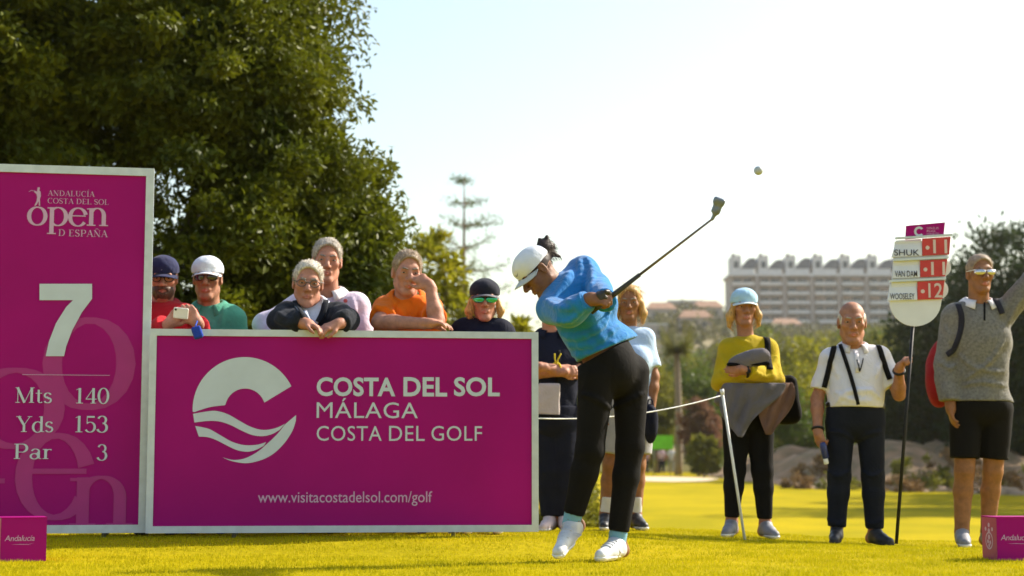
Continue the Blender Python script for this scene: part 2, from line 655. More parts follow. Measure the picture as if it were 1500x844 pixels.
def serif_glyph(ch):
    X, C = .46, .70
    l, a, s = _line, _arc, _ser
    G = {
        'o': (.52, [a(.26, .22, .2, .235, 0, 360)]),
        'e': (.48, [a(.25, .22, .195, .235, 15, 325), l(.07, .25, .44, .25, TN), ]),
        'n': (.58, [l(.13, 0, .13, X, TK), s(.13, .015, .22), l(.02, X - .02, .13, X - .02, TN), a(.28, .27, .16, .19, 0, 150), l(.44, 0, .44, .27, TK), s(.44, .015, .22)]),
        'p': (.56, [l(.13, -.24, .13, X, TK), s(.13, -.225, .22), l(.02, X - .02, .13, X - .02, TN), a(.28, .22, .2, .235, -140, 140)]),
        't': (.34, [l(.15, .06, .15, .60, TK * .9), l(.02, X - .02, .29, X - .02, TN), a(.23, .08, .08, .075, 180, 330, TK * .6)]),
        's': (.42, [a(.2, .34, .13, .115, 20, 250, TK * .8), a(.2, .12, .14, .12, -160, 75, TK * .8), l(.14, .27, .27, .19, TK * .8)]),
        'd': (.56, [l(.42, 0, .42, C, TK), s(.48, .015, .14), l(.31, C - .02, .42, C - .02, TN), a(.26, .22, .2, .235, 40, 320)]),
        'a': (.5, [l(.36, .03, .36, .33, TK), a(.24, .33, .14, .13, 0, 165, TK * .7), a(.2, .12, .14, .125, 0, 360, TK * .75), l(.2, .25, .36, .27, TN), s(.42, .015, .1)]),
        'r': (.42, [l(.13, 0, .13, X, TK), s(.13, .015, .22), l(.02, X - .02, .13, X - .02, TN), a(.27, .3, .13, .14, 50, 160, TK * .8)]),
        'M': (.88, [l(.14, 0, .14, C, TN), s(.14, .015, .2), l(.12, C, .43, 0, TK), l(.43, 0, .73, C, TN), l(.73, 0, .73, C, TK), s(.73, .015, .22), s(.11, C - .015, .16), s(.75, C - .015, .18)]),
        'Y': (.68, [l(.34, 0, .34, .32, TK), s(.34, .015, .26), l(.1, C, .34, .3, TK), l(.6, C, .34, .3, TN), s(.1, C - .015, .22), s(.59, C - .015, .2)]),
        'P': (.62, [l(.16, 0, .16, C, TK), s(.16, .015, .24), l(.04, C - .015, .34, C - .015, TN), a(.34, .5, .19, .19, -90, 90), l(.16, .315, .34, .315, TN)]),
        '1': (.46, [l(.24, 0, .24, C, TK), s(.24, .015, .28), l(.1, C - .08, .24, C - .02, TN)]),
        '4': (.5, [l(.34, 0, .34, C, TK), s(.34, .015, .22), l(.34, C, .04, .2, TN), l(.03, .2, .47, .2, TN * 1.3)]),
        '0': (.5, [a(.25, .35, .19, .355, 0, 360)]),
        '5': (.48, [l(.09, C - .04, .4, C - .04, TK * .7), l(.1, C - .02, .1, .36, TN), a(.22, .22, .19, .215, -150, 130, TK * .95)]),
        '3': (.48, [a(.22, .53, .155, .165, -80, 160, TK * .9), a(.22, .2, .19, .2, -160, 85, TK)]),
        'A': (.68, [l(.1, 0, .34, C, TN), l(.34, C, .59, 0, TK), l(.18, .24, .49, .24, TN), s(.1, .015, .2), s(.59, .015, .22)]),
        'N': (.74, [l(.14, 0, .14, C, TN), l(.12, C, .6, 0, TK), l(.6, 0, .6, C, TN), s(.14, .015, .2), s(.6, C - .015, .2), s(.1, C - .015, .14)]),
        'D': (.74, [l(.16, 0, .16, C, TK), a(.3, .35, .33, .335, -90, 90), l(.04, .015, .31, .015, TN), l(.04, C - .015, .31, C - .015, TN)]),
        'L': (.6, [l(.16, 0, .16, C, TK), l(.04, .015, .54, .015, TN), l(.53, 0, .53, .18, TN), s(.16, C - .015, .24)]),
        'U': (.72, [l(.16, .25, .16, C, TK), a(.36, .25, .2, .235, 180, 360, TK * .8), l(.56, .25, .56, C, TN), s(.16, C - .015, .24), s(.56, C - .015, .18)]),
        'C': (.68, [a(.37, .35, .29, .35, 50, 310), l(.57, .46, .57, .68, TN)]),
        'I': (.34, [l(.17, 0, .17, C, TK), s(.17, .015, .24), s(.17, C - .015, .24)]),
        'O': (.76, [a(.38, .35, .3, .35, 0, 360)]),
        'S': (.54, [a(.26, .52, .165, .17, 15, 250, TK * .9), a(.26, .18, .18, .18, -165, 75, TK * .9), l(.17, .42, .37, .28, TK * .9)]),
        'T': (.64, [l(.32, 0, .32, C, TK), s(.32, .015, .24), l(.04, C - .015, .6, C - .015, TN), l(.05, C - .15, .05, C, TN), l(.59, C - .15, .59, C, TN)]),
        'E': (.62, [l(.16, 0, .16, C, TK), l(.04, .015, .54, .015, TN), l(.04, C - .015, .52, C - .015, TN), l(.16, .36, .42, .36, TN), l(.53, 0, .53, .17, TN), l(.51, .55, .51, C, TN)]),
        ' ': (.3, []),
    }
    if ch == 'Í':
        w, q = G['I']; return w, q + [l(.14, .78, .26, .9, TN * 1.6)]
    if ch == 'Ñ':
        w, q = G['N']; return w, q + [l(.2, .8, .34, .86, TN * 1.4), l(.34, .86, .5, .8, TN * 1.4)]
    return G[ch]


def serif(txt, track=0.):
    """letters drawn stroke by stroke; every stroke gets its own height (third coordinate) so none lie in one plane"""
    V, F, x, lay = [], [], 0., 0
    for ch in txt:
        w, strokes = serif_glyph(ch)
        for v, f in strokes:
            n = len(V); lay = (lay + 1) % 8
            V += [(p[0] + x, p[1], lay) for p in v]
            F += [tuple(i + n for i in q) for q in f]
        x += w + track
    return np.array(V), F


class Plane:
    """a printed face: origin, right, up, out"""
    def __init__(s, o, r, u):
        s.o, s.r, s.u = np.asarray(o, float), nrm(r), nrm(u)
        s.n = np.cross(s.r, s.u)

    def at(s, u, v, w=0.):
        return s.o + s.r * u + s.u * v + s.n * w

    def uv(s, px, py):
        c = V3(0, 0, CAM_H); d = W(px, py, 1.) - c
        t = ((s.o - c) @ s.n) / (d @ s.n)
        q = c + d * t - s.o
        return q @ s.r, q @ s.u

    def print(s, name, vf, m, parent, w=.0012, box=None, flip=False):
        """lay 2D geometry on the face; box = (px0, py0, px1, py1) of its extent in the photograph (x from left, y top to bottom)"""
        v, f = np.asarray(vf[0], float), vf[1]
        lay = v[:, 2] * .00012 if v.shape[1] > 2 else np.zeros(len(v))
        if box is not None:
            (u0, v1), (u1, v0) = s.uv(box[0], box[1]), s.uv(box[2], box[3])
            lo, hi = v[:, :2].min(0), v[:, :2].max(0)
            q = (v[:, :2] - lo) / (hi - lo)
            uu, vv = u0 + q[:, 0] * (u1 - u0), v0 + q[:, 1] * (v1 - v0)
        else:
            uu, vv = v[:, 0], v[:, 1]
        P = s.o + np.outer(uu, s.r) + np.outer(vv, s.u) + np.outer(w + lay, s.n)
        f = [tuple(q) for q in f]
        # faces look outwards
        a, b, c = (np.array([uu[i], vv[i]]) for i in f[0][:3])
        return mesh_obj(name, P, f, m, parent, False)


MAG = mat('magenta_print', (.33, .002, .155), .5, .08, 2., .25, 5., spec=.12)
MAG_PALE = mat('pale_magenta_print', (.36, .016, .185), .42, .06, 6., spec=.4)
PINKWHITE = mat('pinkish_white_print', (.56, .36, .54), .45, .05, 8., spec=.4)
WHITEPRINT = mat('white_print', (.52, .60, .66), .45, .05, 8., spec=.4)
ALU = mat('brushed_aluminium_paint', (.54, .60, .63), .38, .08, 20., .06, 90., metal=.15)
ALU_D = mat('grey_steel', (.30, .31, .32), .45, .1, 20., metal=.6)
DARKBACK = mat('dark_board_back', (.10, .09, .10), .7, .15, 6.)


def framed_board(name, label, p0, p1, z0, hgt, fw=.036, th=.032):
    """upright framed board between two ground points; returns root and the Plane of its face"""
    p0, p1 = np.asarray(p0, float), np.asarray(p1, float)
    r = nrm((*(p1 - p0), 0)); wd = float(np.linalg.norm(p1 - p0))
    root = tag(empty(name, (*((p0 + p1) / 2), float(ground_z(*((p0 + p1) / 2))))), label, 'sign board')
    o = V3(p0[0], p0[1], z0)
    P = Plane(o, r, (0, 0, 1))
    R = np.stack([P.r, -P.n, P.u], 1)          # local x right, y back, z up
    def bx(nm, u0, u1, w0, w1, v0, v1, m):
        return MB().box((u0, w0, v0), (u1, w1, v1), R, o).build(nm, m, root)
    bx('panel', fw * .6, wd - fw * .6, .006, th - .006, fw * .6, hgt - fw * .6, MAG)
    bx('frame_rail', 0, wd, -.004, th, hgt - fw, hgt, ALU)
    bx('frame_rail', 0, wd, -.004, th, 0, fw, ALU)
    bx('frame_post', 0, fw, -.0035, th - .0005, fw, hgt - fw, ALU)
    bx('frame_post', wd - fw, wd, -.0035, th - .0005, fw, hgt - fw, ALU)
    for u in (.22 * wd, .78 * wd):
        b = MB()
        q = lambda uu, vv, ww: P.at(uu, vv, -ww)
        b.tube([q(u, hgt * .72, th + .012), q(u, -z0 + .015, th + .012)], .012, 8)
        b.tube([q(u, hgt * .7, th + .02), q(u, -z0 + .012, th + .27)], .011, 8)
        b.tube([q(u, -z0 + .012, th - .12), q(u, -z0 + .012, th + .30)], .011, 8)
        b.build('support_leg', ALU_D, root, True)
    return root, Plane(o - P.n * .006, P.r, P.u)


def strip(name, P, box, w, m, parent):
    return P.print(name, ([(0, 0), (1, 0), (1, 1), (0, 1)], [(0, 1, 2, 3)]), m, parent, w, box)


# ---- the hole sign
hole, HP = framed_board('hole_sign', 'tall magenta hole sign with a big white number seven',
                        (-2.90, 8.86), (-1.918, 9.035), .077, 1.935, fw=.042)
HP.print('watermark_letter', serif('o'), MAG_PALE, hole, .0006, (64, 464, 197, 601))
HP.print('watermark_letter', serif('p'), MAG_PALE, hole, .0016, (-52, 538, 92, 708))
HP.print('watermark_letter', serif('e'), MAG_PALE, hole, .0026, (24, 634, 136, 762))
HP.print('watermark_letter', serif('n'), MAG_PALE, hole, .0036, (103, 697, 194, 771))
big7 = [(58, 416), (135, 416), (135, 438), (120, 458), (106, 484), (97, 508), (94, 522), (67, 522), (72, 500), (82, 474), (97, 450), (107, 440), (58, 440)]
hp7 = [HP.uv(*q) for q in big7]
HP.print('number_seven', fill(hp7), WHITEPRINT, hole, .006)
strip('divider_line', HP, (33, 548.5, 161, 550.5), .0062, PINKWHITE, hole)
for t, b in (('Mts', (23, 567, 76, 591)), ('140', (112, 568, 160, 592)), ('Yds', (24, 609, 78, 634)), ('153', (111, 609, 158, 634)),
             ('Par', (21, 650, 76, 673)), ('3', (142, 651, 157, 675))):
    HP.print('lettering', serif(t), WHITEPRINT, hole, .0062, b)
HP.print('lettering', serif('ANDALUCÍA'), PINKWHITE, hole, .003, (70, 276.5, 139, 289))
HP.print('lettering', serif('COSTA DEL SOL'), PINKWHITE, hole, .003, (70, 290, 159, 300.5))
HP.print('lettering', serif('open', -.035), PINKWHITE, hole, .003, (40, 302, 158, 345))
HP.print('lettering', serif('D', 0), PINKWHITE, hole, .003, (86, 336, 95, 346))
HP.print('lettering', serif('ESPAÑA'), PINKWHITE, hole, .003, (101, 334, 158, 348))
golf_fig = [(55, 275), (58, 274.5), (58.6, 277), (57.5, 279), (59.5, 281), (60, 287), (58.6, 292), (59, 301.5), (57, 301.5), (56.6, 295), (54, 300), (51.5, 302), (50.5, 301), (53.5, 295), (54.5, 289), (53.5, 284.5), (50.5, 282), (49.8, 279.5), (51.5, 279.6), (54.5, 281)]
HP.print('golfer_emblem', fill([HP.uv(*q) for q in golf_fig]), PINKWHITE, hole, .003)
HP.print('golfer_emblem_club', fill([HP.uv(*q) for q in [(51, 280.4), (46, 279.6), (42.5, 281.4), (42, 280.7), (46, 278.7), (51, 279.7)]]), PINKWHITE, hole, .003)

# ---- the long board
board, BP = framed_board('sponsor_board', 'long low magenta board with white coast emblem and lettering',
                         (-1.905, 8.955), (.142, 9.19), .077, 1.067)
lg = lambda L: [BP.uv(270 + x / 4.689, 510 + y / 4.689) for x, y in L]
arc_o = [(415 + 358 * math.cos(math.radians(a)), 424 - 362 * math.sin(math.radians(a))) for a in np.linspace(26.5, 182, 40)]
arc_i = [(418 + 138 * math.cos(math.radians(a)), 418 - 140 * math.sin(math.radians(a))) for a in np.linspace(167, 18, 24)]
BP.print('coast_emblem', fill(lg(arc_o + curve_pts([(70, 440), (120, 422), (180, 405), (235, 397), (278, 393)], 4) + arc_i)), WHITEPRINT, board, .002)
BP.print('coast_emblem', fill(lg(curve_pts([(60, 452), (150, 436), (220, 432), (300, 455), (380, 500), (450, 538), (520, 560), (580, 560), (640, 545), (692, 520)], 4)
         + curve_pts([(655, 562), (600, 592), (540, 605), (470, 598), (400, 570), (320, 530), (250, 506), (180, 500), (110, 506), (70, 512)], 4))), WHITEPRINT, board, .002)
BP.print('coast_emblem', fill(lg(curve_pts([(262, 750), (330, 768), (400, 762), (460, 738), (520, 700), (560, 665), (610, 620), (655, 572), (694, 523), (768, 460)], 4)
         + curve_pts([(766, 500), (742, 570), (690, 650), (620, 720), (540, 765), (440, 790), (360, 784), (300, 768)], 4))), WHITEPRINT, board, .002)
BP.print('coast_emblem', fill(lg(curve_pts([(75, 535), (130, 545), (180, 560), (250, 600), (320, 640), (390, 663), (450, 668), (510, 662), (562, 646)], 4)
         + curve_pts([(545, 672), (490, 700), (430, 712), (360, 700), (290, 668), (220, 632), (160, 612), (100, 608)], 4))), WHITEPRINT, board, .002)
for t, x0, x1 in (('COSTA', 464, 579), ('DEL', 591, 655), ('SOL', 665, 732)):
    BP.print('lettering', sans(t, .028, 1.02), WHITEPRINT, board, .002, (x0, 552.5, x1, 581))
BP.print('lettering', sans('MÁLAGA', .0, 1.05), WHITEPRINT, board, .002, (464, 583, 612, 613))
for t, x0, x1 in (('COSTA', 464, 559), ('DEL', 570, 622), ('GOLF', 632, 706)):
    BP.print('lettering', sans(t, .0, 1.06), WHITEPRINT, board, .002, (x0, 624, x1, 646))
BP.print('lettering', sans('www.visitacostadelsol.com/golf', .002), PINKWHITE, board, .002, (378, 720, 633, 741))


# ---- tee markers: boxes turned a little, script on the front, a crest on the left side
def tee_marker(label, px_corner, Y, a, S=.196):
    c = W(px_corner, 700, Y)                       # the front left edge
    rr = V3(math.cos(a), math.sin(a), 0)
    zb = float(ground_z(c[0], Y))
    o = V3(c[0], Y, zb)
    P = Plane(o, rr, (0, 0, 1))
    mid = P.at(S / 2, 0, -S / 2)
    root = tag(empty('tee_marker', mid), label, 'tee marker', 'magenta box tee markers')
    R = np.stack([P.r, -P.n, P.u], 1)
    MB().box((0, 0, .002), (S, S, S - .004), R, o).build('box_body', MAG, root)
    MB().box((-.0015, -.0015, S - .004), (S + .0015, S + .0015, S), R, o).build('box_lid', MAG, root)
    MB().box((-.0012, .003, .004), (0, S - .003, S - .006), R, o).build('side_panel', mat('rose_panel', (.36, .03, .12), .45, .08, 20.), root)
    Q = Plane(P.at(-.0014, 0, -S), P.n, (0, 0, 1))  # left side, read from its back edge to the front
    C = Plane(Q.at(S * .5, .105, 0), Q.r, Q.u)
    ring = ([V3(math.cos(t) * r * 1.5, math.sin(t) * r * 1.25 - .018) for t in np.linspace(0, 2 * math.pi, 25) for r in (.026, .032)],
            [(2 * i, 2 * i + 1, 2 * i + 3, 2 * i + 2) for i in range(24)])
    C.print('crest_ring', ring, PINKWHITE, root, .0006)
    for dx, dy, q in ((0, .052, .009), (-.042, .034, .008), (.042, .034, .008), (0, .026, .010), (0, -.002, .010), (-.014, -.022, .008), (.015, -.026, .008), (0, -.04, .007)):
        C.print('crest_mark', fill([(dx + q * 1.5 * math.cos(t), dy + q * math.sin(t) * 1.2) for t in np.linspace(0, 2 * math.pi, 9)[:-1]]), PINKWHITE, root, .001)
    v, f = sans('Andalucía', .0, .92)
    lo, hi = v.min(0), v.max(0)
    v = (v - lo) * (.128 / (hi - lo)[0])
    v[:, 0] += v[:, 1] * .18 + .016; v[:, 1] += .092
    tag(P.print('lettering', (v, f), PINKWHITE, root, .0012), kind='stuff')
    u = .045
    P.print('underline', fill([(u, .077), (u + .04, .0785), (u + .075, .077), (u + .1, .084), (u + .075, .0755), (u + .04, .0765)]), PINKWHITE, root, .0012)
    return root


tee_marker('magenta box tee marker at left, in front of the hole sign', 4, 7.62, .35)
tee_marker('magenta box tee marker at right, its crest side showing', 1458, 7.72, .07)
# ------------------------------------------------------------------ foliage
def leaves(P, size, rng, up=.35, aspect=.42, out=None, fold=.18):
    """one folded leaf (two triangles) at every point"""
    n = len(P)
    d = rng.normal(size=(n, 3)); d[:, 2] -= up
    if out is not None:
        d += out * .8
    d /= np.linalg.norm(d, axis=1)[:, None]
    a = rng.normal(size=(n, 3)); a -= d * (a * d).sum(1)[:, None]; a /= np.linalg.norm(a, axis=1)[:, None]
    nn = np.cross(d, a)
    L = size * (.65 + .7 * rng.random(n))[:, None]
    v = np.stack([P, P + d * L * .5 + a * L * aspect * .5 + nn * L * fold * .5, P + d * L, P + d * L * .5 - a * L * aspect * .5 + nn * L * fold * .5], 1).reshape(-1, 3)
    i = np.arange(n)[:, None] * 4
    f = np.concatenate([i + [0, 1, 2], i + [0, 2, 3]], 0)
    return v, f


def clumpy(blobs, n_clump, per, rc, rng, flat=.65, skin_=.75):
    """leaf points gathered in clumps over the surface of several ellipsoids"""
    w = np.array([b[3] * b[4] + b[4] * b[5] + b[3] * b[5] for b in blobs], float); w /= w.sum()
    pts, outs = [], []
    pick = rng.choice(len(blobs), n_clump, p=w)
    for bi in pick:
        b = blobs[bi]
        u = rng.normal(size=3); u /= np.linalg.norm(u)
        r = skin_ + (1.06 - skin_) * rng.random() ** .6
        c = np.array(b[:3]) + u * np.array(b[3:]) * r
        m = int(per * (.5 + rng.random()))
        q = rng.normal(size=(m, 3)); q *= (rng.random(m) ** .45 / np.linalg.norm(q, axis=1))[:, None]
        rr = rc * (.6 + .8 * rng.random())
        q = q * [rr, rr, rr * flat]
        pts.append(c + q); outs.append(np.repeat(u[None], m, 0))
    return np.concatenate(pts), np.concatenate(outs)


def leaf_mat(name, col, col2, trans=.45, rough=.45, scale=3.):
    return mat(name, col, rough, scale=scale, col2=col2, spec=.15, trans=trans, detail=6)


BARK = mat('grey_brown_bark', (.16, .12, .085), .9, .35, 14., .9, 30., stretch=(1, 1, .3))
PALEBARK = mat('pale_palm_bark', (.22, .17, .12), .9, .3, 10., .8, 20., stretch=(.5, .5, 3))


def limbs(base, top, blobs, r0, rng, m=7):
    b = MB()
    base, top = np.asarray(base, float), np.asarray(top, float)
    k = 8
    tr = [base + (top - base) * t + V3(*(rng.normal(size=2) * .02 * np.linalg.norm(top - base) * min(1, t * 3)), 0) for t in np.linspace(0, 1, k)]
    b.tube(tr, [r0 * (1.35 if i == 0 else 1 - .75 * i / (k - 1)) for i in range(k)], 9)
    for j in range(m):
        t = .25 + .65 * j / m
        p = tr[int(t * (k - 1))]
        q = np.array(blobs[j % len(blobs)][:3]) + rng.normal(size=3) * np.array(blobs[j % len(blobs)][3:]) * .35
        mid = (p + q) / 2 + V3(0, 0, .12 * np.linalg.norm(q - p)) * (rng.random() - .2)
        rr = r0 * .42 * (1 - .4 * t)
        b.tube([p, (p + mid) / 2, mid, (mid + q) / 2, q], [rr, rr * .85, rr * .65, rr * .45, rr * .15], 6)
    return b


def tree(name, label, base, blobs, n_clump, per, rc, size, lm, r0, seed, group=None, flat=.65, skin_=.75, top=None, up=.35, fill_n=0):
    rng = np.random.default_rng(seed)
    base = V3(base[0], base[1], float(ground_z(base[0], base[1])) if len(base) < 3 else base[2])
    root = tag(empty(name, base), label, 'shrub' if 'shrub' in name or 'bush' in name else 'tree', group)
    tp = V3(*(np.mean([b[:2] for b in blobs], 0)), max(b[2] + .5 * b[5] for b in blobs)) if top is None else V3(*top)
    limbs(base - V3(0, 0, .1), tp, blobs, r0, rng).build('trunk', BARK, root, True)
    P, O = clumpy(blobs, n_clump, per, rc, rng, flat, skin_)
    if fill_n:
        for b in blobs:
            q = rng.normal(size=(fill_n, 3)); q *= (rng.random(fill_n) ** .33 * .85 / np.linalg.norm(q, axis=1))[:, None]
            P = np.concatenate([P, np.array(b[:3]) + q * np.array(b[3:])]); O = np.concatenate([O, q])
    gz = ground_z(P[:, 0], P[:, 1]); k = P[:, 2] > gz + .03
    P, O = P[k], O[k]
    v, f = leaves(P, size, rng, up, out=O)
    tag(mesh_obj('crown', v, f, lm, root, False), kind='stuff')
    return root


LF_BIG = leaf_mat('glossy_ficus_leaf', (.15, .165, .007), (.028, .045, .005), .34, .45, .9)
LF_YEL = leaf_mat('yellow_green_leaf', (.30, .27, .012), (.14, .155, .010), .5, .5, 1.5)
LF_MID = leaf_mat('mid_green_leaf', (.13, .17, .016), (.055, .09, .010), .4, .5, .4)
LF_OLV = leaf_mat('olive_leaf', (.23, .21, .02), (.10, .115, .014), .4, .55, .4)
LF_DRK = leaf_mat('dark_evergreen_leaf', (.040, .062, .010), (.014, .028, .006), .3, .5, .5)
LF_PINK = leaf_mat('russet_leaf', (.26, .12, .075), (.13, .075, .04), .4, .6, .4)
LF_DRY = leaf_mat('dry_brush_leaf', (.25, .15, .07), (.13, .085, .035), .35, .7, .6)

# the great tree behind the boards
TB = [(-4.6, 18.0, 6.2, 2.3, 2.0, 2.6), (-3.6, 17.3, 2.6, 2.25, 1.5, 1.75), (-6.2, 17.4, 3.0, 2.0, 1.6, 1.9), (-2.45, 17.6, 1.9, 1.15, 1.2, 1.05),
      (-2.65, 17.8, 5.2, .85, 1.2, 1.7), (-3.2, 17.0, 4.4, 1.35, 1.2, .9), (-5.3, 16.6, 4.4, 1.4, 1.0, 1.0), (-2.3, 17.9, 3.1, .95, 1.1, .8), (-4.3, 16.5, 1.3, 2.2, 1.2, 1.1), (-2.0, 17.6, 2.45, .85, 1.1, .85), (-2.75, 17.4, 3.9, .85, 1.0, 1.0)]
tree('ficus_tree', 'huge dense dark green tree rising behind the magenta boards', (-4.2, 17.9), TB, 1250, 250, .32, .085, LF_BIG, .32, 21, fill_n=8000, skin_=.72, up=.5)

# lit trees behind the spectators in orange and in the dark cap
tree('leafy_tree', 'yellow green sunlit tree behind the man in orange', (-1.45, 33),
     [(-1.75, 33, 3.7, .75, .9, 1.25), (-1.1, 33.3, 2.9, .7, .8, 1.1), (-2.2, 33.5, 2.6, .9, .9, 1.2), (-1.0, 33, 1.4, .9, .8, 1.0)], 150, 70, .3, .17, LF_YEL, .12, 22, fill_n=350)
tree('leafy_shrub', 'low yellow green shrub beyond the woman in the dark cap', (-.45, 31),
     [(-.55, 31, 2.1, .55, .6, .95), (-.1, 31.2, 1.5, .6, .6, .9), (.25, 31.4, .9, .5, .6, .8)], 80, 60, .26, .15, LF_YEL, .07, 23, fill_n=250)


def norfolk_pine(label, px, py_top, Y):
    rng = np.random.default_rng(31)
    top = W(px, py_top, Y)
    zb = float(ground_z(top[0], Y))
    root = tag(empty('araucaria_tree', (top[0], Y, zb)), label, 'tree')
    H = top[2] - zb
    MB().tube([V3(top[0], Y, zb + H * t) for t in np.linspace(0, 1, 8)], [.26 * (1 - .92 * t) for t in np.linspace(0, 1, 8)], 8).build('trunk', BARK, root, True)
    P = []
    nb = 0
    for t in np.linspace(.38, .985, 9):
        L = 5.4 * (1 - t) ** .8 + .3
        for k in range(5 if t < .9 else 3):
            if rng.random() < .12:
                continue
            a = 2 * math.pi * k / 5 + rng.random() * .7
            l = L * (.7 + .5 * rng.random())
            p0 = V3(top[0], Y, zb + H * t)
            dr = V3(math.cos(a), math.sin(a), 0)
            pts = [p0 + dr * l * s + V3(0, 0, l * (.28 * s * s - .10 * s)) for s in (0, .3, .6, .85, 1)]
            MB().tube(pts, [.055 * (1.15 - t) + .02, .045, .035, .028, .02], 5).build('branch', BARK, root, True)
            for s in np.linspace(.35, 1.05, 8):
                c = p0 + dr * l * s + V3(0, 0, l * (.28 * s * s - .10 * s))
                m = int(3 + 12 * s)
                P.append(c + rng.normal(size=(m, 3)) * [.12, .12, .09] * (.5 + s))
    P = np.concatenate(P)
    v, f = leaves(P, .17, rng, 0., .35)
    tag(mesh_obj('crown', v, f, LF_MID, root, False), kind='stuff')


norfolk_pine('bare looking araucaria with tiered branches against the pale sky', 680, 258, 88)


def frond(b, c, a, L, droop, w, rng, n=9):
    """palm frond: rib with leaflets"""
    dr = V3(math.cos(a), math.sin(a), 0); sd = V3(-math.sin(a), math.cos(a), 0)
    pts = [c + dr * L * s + V3(0, 0, L * (.55 * s * (1 - droop) - droop * 1.0 * s * s)) for s in np.linspace(0, 1, n)]
    for i in range(n - 1):
        p, q = pts[i], pts[i + 1]
        for sg in (-1, 1):
            for k in range(4):
                p0 = p + (q - p) * k / 4
                l = w * (1 - abs((i + k / 3) / n - .4))
                tip = p0 + sd * sg * l + dr * l * .55 - V3(0, 0, l * .35)
                b.add([p0 - dr * .03 * L / 2.2, p0 + dr * .03 * L / 2.2, tip], [(0, 1, 2)])
    return pts


def palm(label, px, py_crown, Y, trunk_r, L, n, lm, py_base=None, seed=5):
    rng = np.random.default_rng(seed)
    c = W(px, py_crown, Y)
    zb = float(ground_z(c[0], Y))
    root = tag(empty('palm_tree', (c[0], Y, zb)), label, 'palm tree')
    MB().tube([V3(c[0] + .05 * math.sin(4 * t), Y, zb - .1 + (c[2] - zb + .1) * t) for t in np.linspace(0, 1, 9)],
              [trunk_r * (1.25 - .35 * t) for t in np.linspace(0, 1, 9)], 9).build('trunk', PALEBARK, root, True)
    for k in range(n):
        b = MB(); a = 2.4 * k + rng.random() * .5
        pts = frond(b, c, a, L * (.8 + .35 * rng.random()), -.9 + 1.9 * (k / n) + .1 * rng.random(), L * .32, rng)
        b.tube(pts, .02 * L / 2, 4)
        b.build('frond', lm, root)
    return root


palm('palm tree with a slim trunk standing beyond the fairway', 992, 515, 104, .20, 1.15, 80, LF_OLV, seed=6)
tree('leafy_shrub', 'yellow green shrub seen between the dark cap and the golfer', (.15, 30),
     [(.12, 30, 2.35, .30, .4, .55), (.3, 30.2, 1.7, .35, .4, .7), (-.1, 30, 1.4, .4, .4, .8)], 60, 45, .2, .2, LF_YEL, .05, 25, fill_n=120)


def bg_tree(label, px, py_top, half_px, Y, lm, seed, name='broadleaf_tree', n=80, size=None, base_gap=.12, group='trees beyond the fairway', dx=0):
    """rounded background tree whose top shows at py_top"""
    t = W(px, py_top, Y); hw = half_px / FPX * Y
    zb = float(ground_z(t[0], Y)); H = t[2] - zb
    Y = float(Y)
    rng = np.random.default_rng(seed)
    B = [(t[0], Y, zb + H * .62, hw * .75, hw * .7, H * .37)]
    for k in range(4):
        a = rng.random() * 6.28
        B.append((t[0] + math.cos(a) * hw * .5, Y + math.sin(a) * hw * .5, zb + H * (base_gap + .2 + .45 * rng.random()), hw * .55, hw * .5, H * .24))
    s = size or max(.012 * Y / 4, .12)
    return tree(name, label, (t[0], Y), B, n, 46, max(hw, H * .4) * .26, s, lm, max(.05, H * .022), seed, group, fill_n=160)


bg = [
    ('olive green tree at the foot of the hill, left of the palm', 962, 545, 34, 112, LF_OLV),
    ('round mid green tree just right of the palm trunk', 1022, 520, 34, 118, LF_MID),
    ('small russet leaved tree right of the palm trunk', 1022, 588, 30, 100, LF_PINK),
    ('olive tree low beside the woman in yellow', 1030, 636, 24, 96, LF_OLV),
    ('yellowish tree behind the shoulder of the woman in yellow', 1150, 476, 55, 135, LF_OLV),
    ('wide yellow green tree between the woman in yellow and the white haired man', 1192, 492, 48, 122, LF_YEL),
    ('mid green tree below the hotel, behind the white haired man', 1250, 486, 50, 140, LF_MID),
    ('low dark tree at the edge of the fairway, near the tied jacket', 1175, 570, 46, 98, LF_MID),
    ('olive tree right of the white haired man\'s head', 1302, 478, 46, 128, LF_OLV),
    ('green tree hidden mostly by the golfer, far behind her', 900, 520, 60, 125, LF_MID),
    ('dark green tree far behind the arms crossed spectator', 830, 560, 46, 110, LF_MID),
]
bg += [
    ('broad green tree below the left part of the hotel', 1105, 482, 50, 190, LF_MID), ('broad olive tree below the middle of the hotel', 1222, 478, 52, 185, LF_OLV),
    ('broad green tree below the right part of the hotel', 1290, 490, 48, 175, LF_MID), ('broad green tree on the lower slope behind the palm', 1005, 505, 46, 200, LF_MID),
    ('olive tree on the lower slope left of the palm', 948, 512, 40, 190, LF_OLV), ('green tree on the lower slope by the yellow sleeve', 1045, 500, 40, 180, LF_OLV),
    ('yellow green tree right behind the folded arms of the woman in yellow', 1165, 530, 46, 112, LF_YEL), ('dark green tree at the fairway end behind the white haired man', 1215, 560, 44, 105, LF_MID),
    ('green tree at the fairway end left of the palm trunk', 958, 600, 30, 120, LF_MID), ('mid green tree low between palm and woman in yellow', 1040, 585, 30, 125, LF_MID)]
for i, (lb, px, pt, hp, Y, lm) in enumerate(bg):
    bg_tree(lb, px, pt, hp, Y, lm, 100 + i)
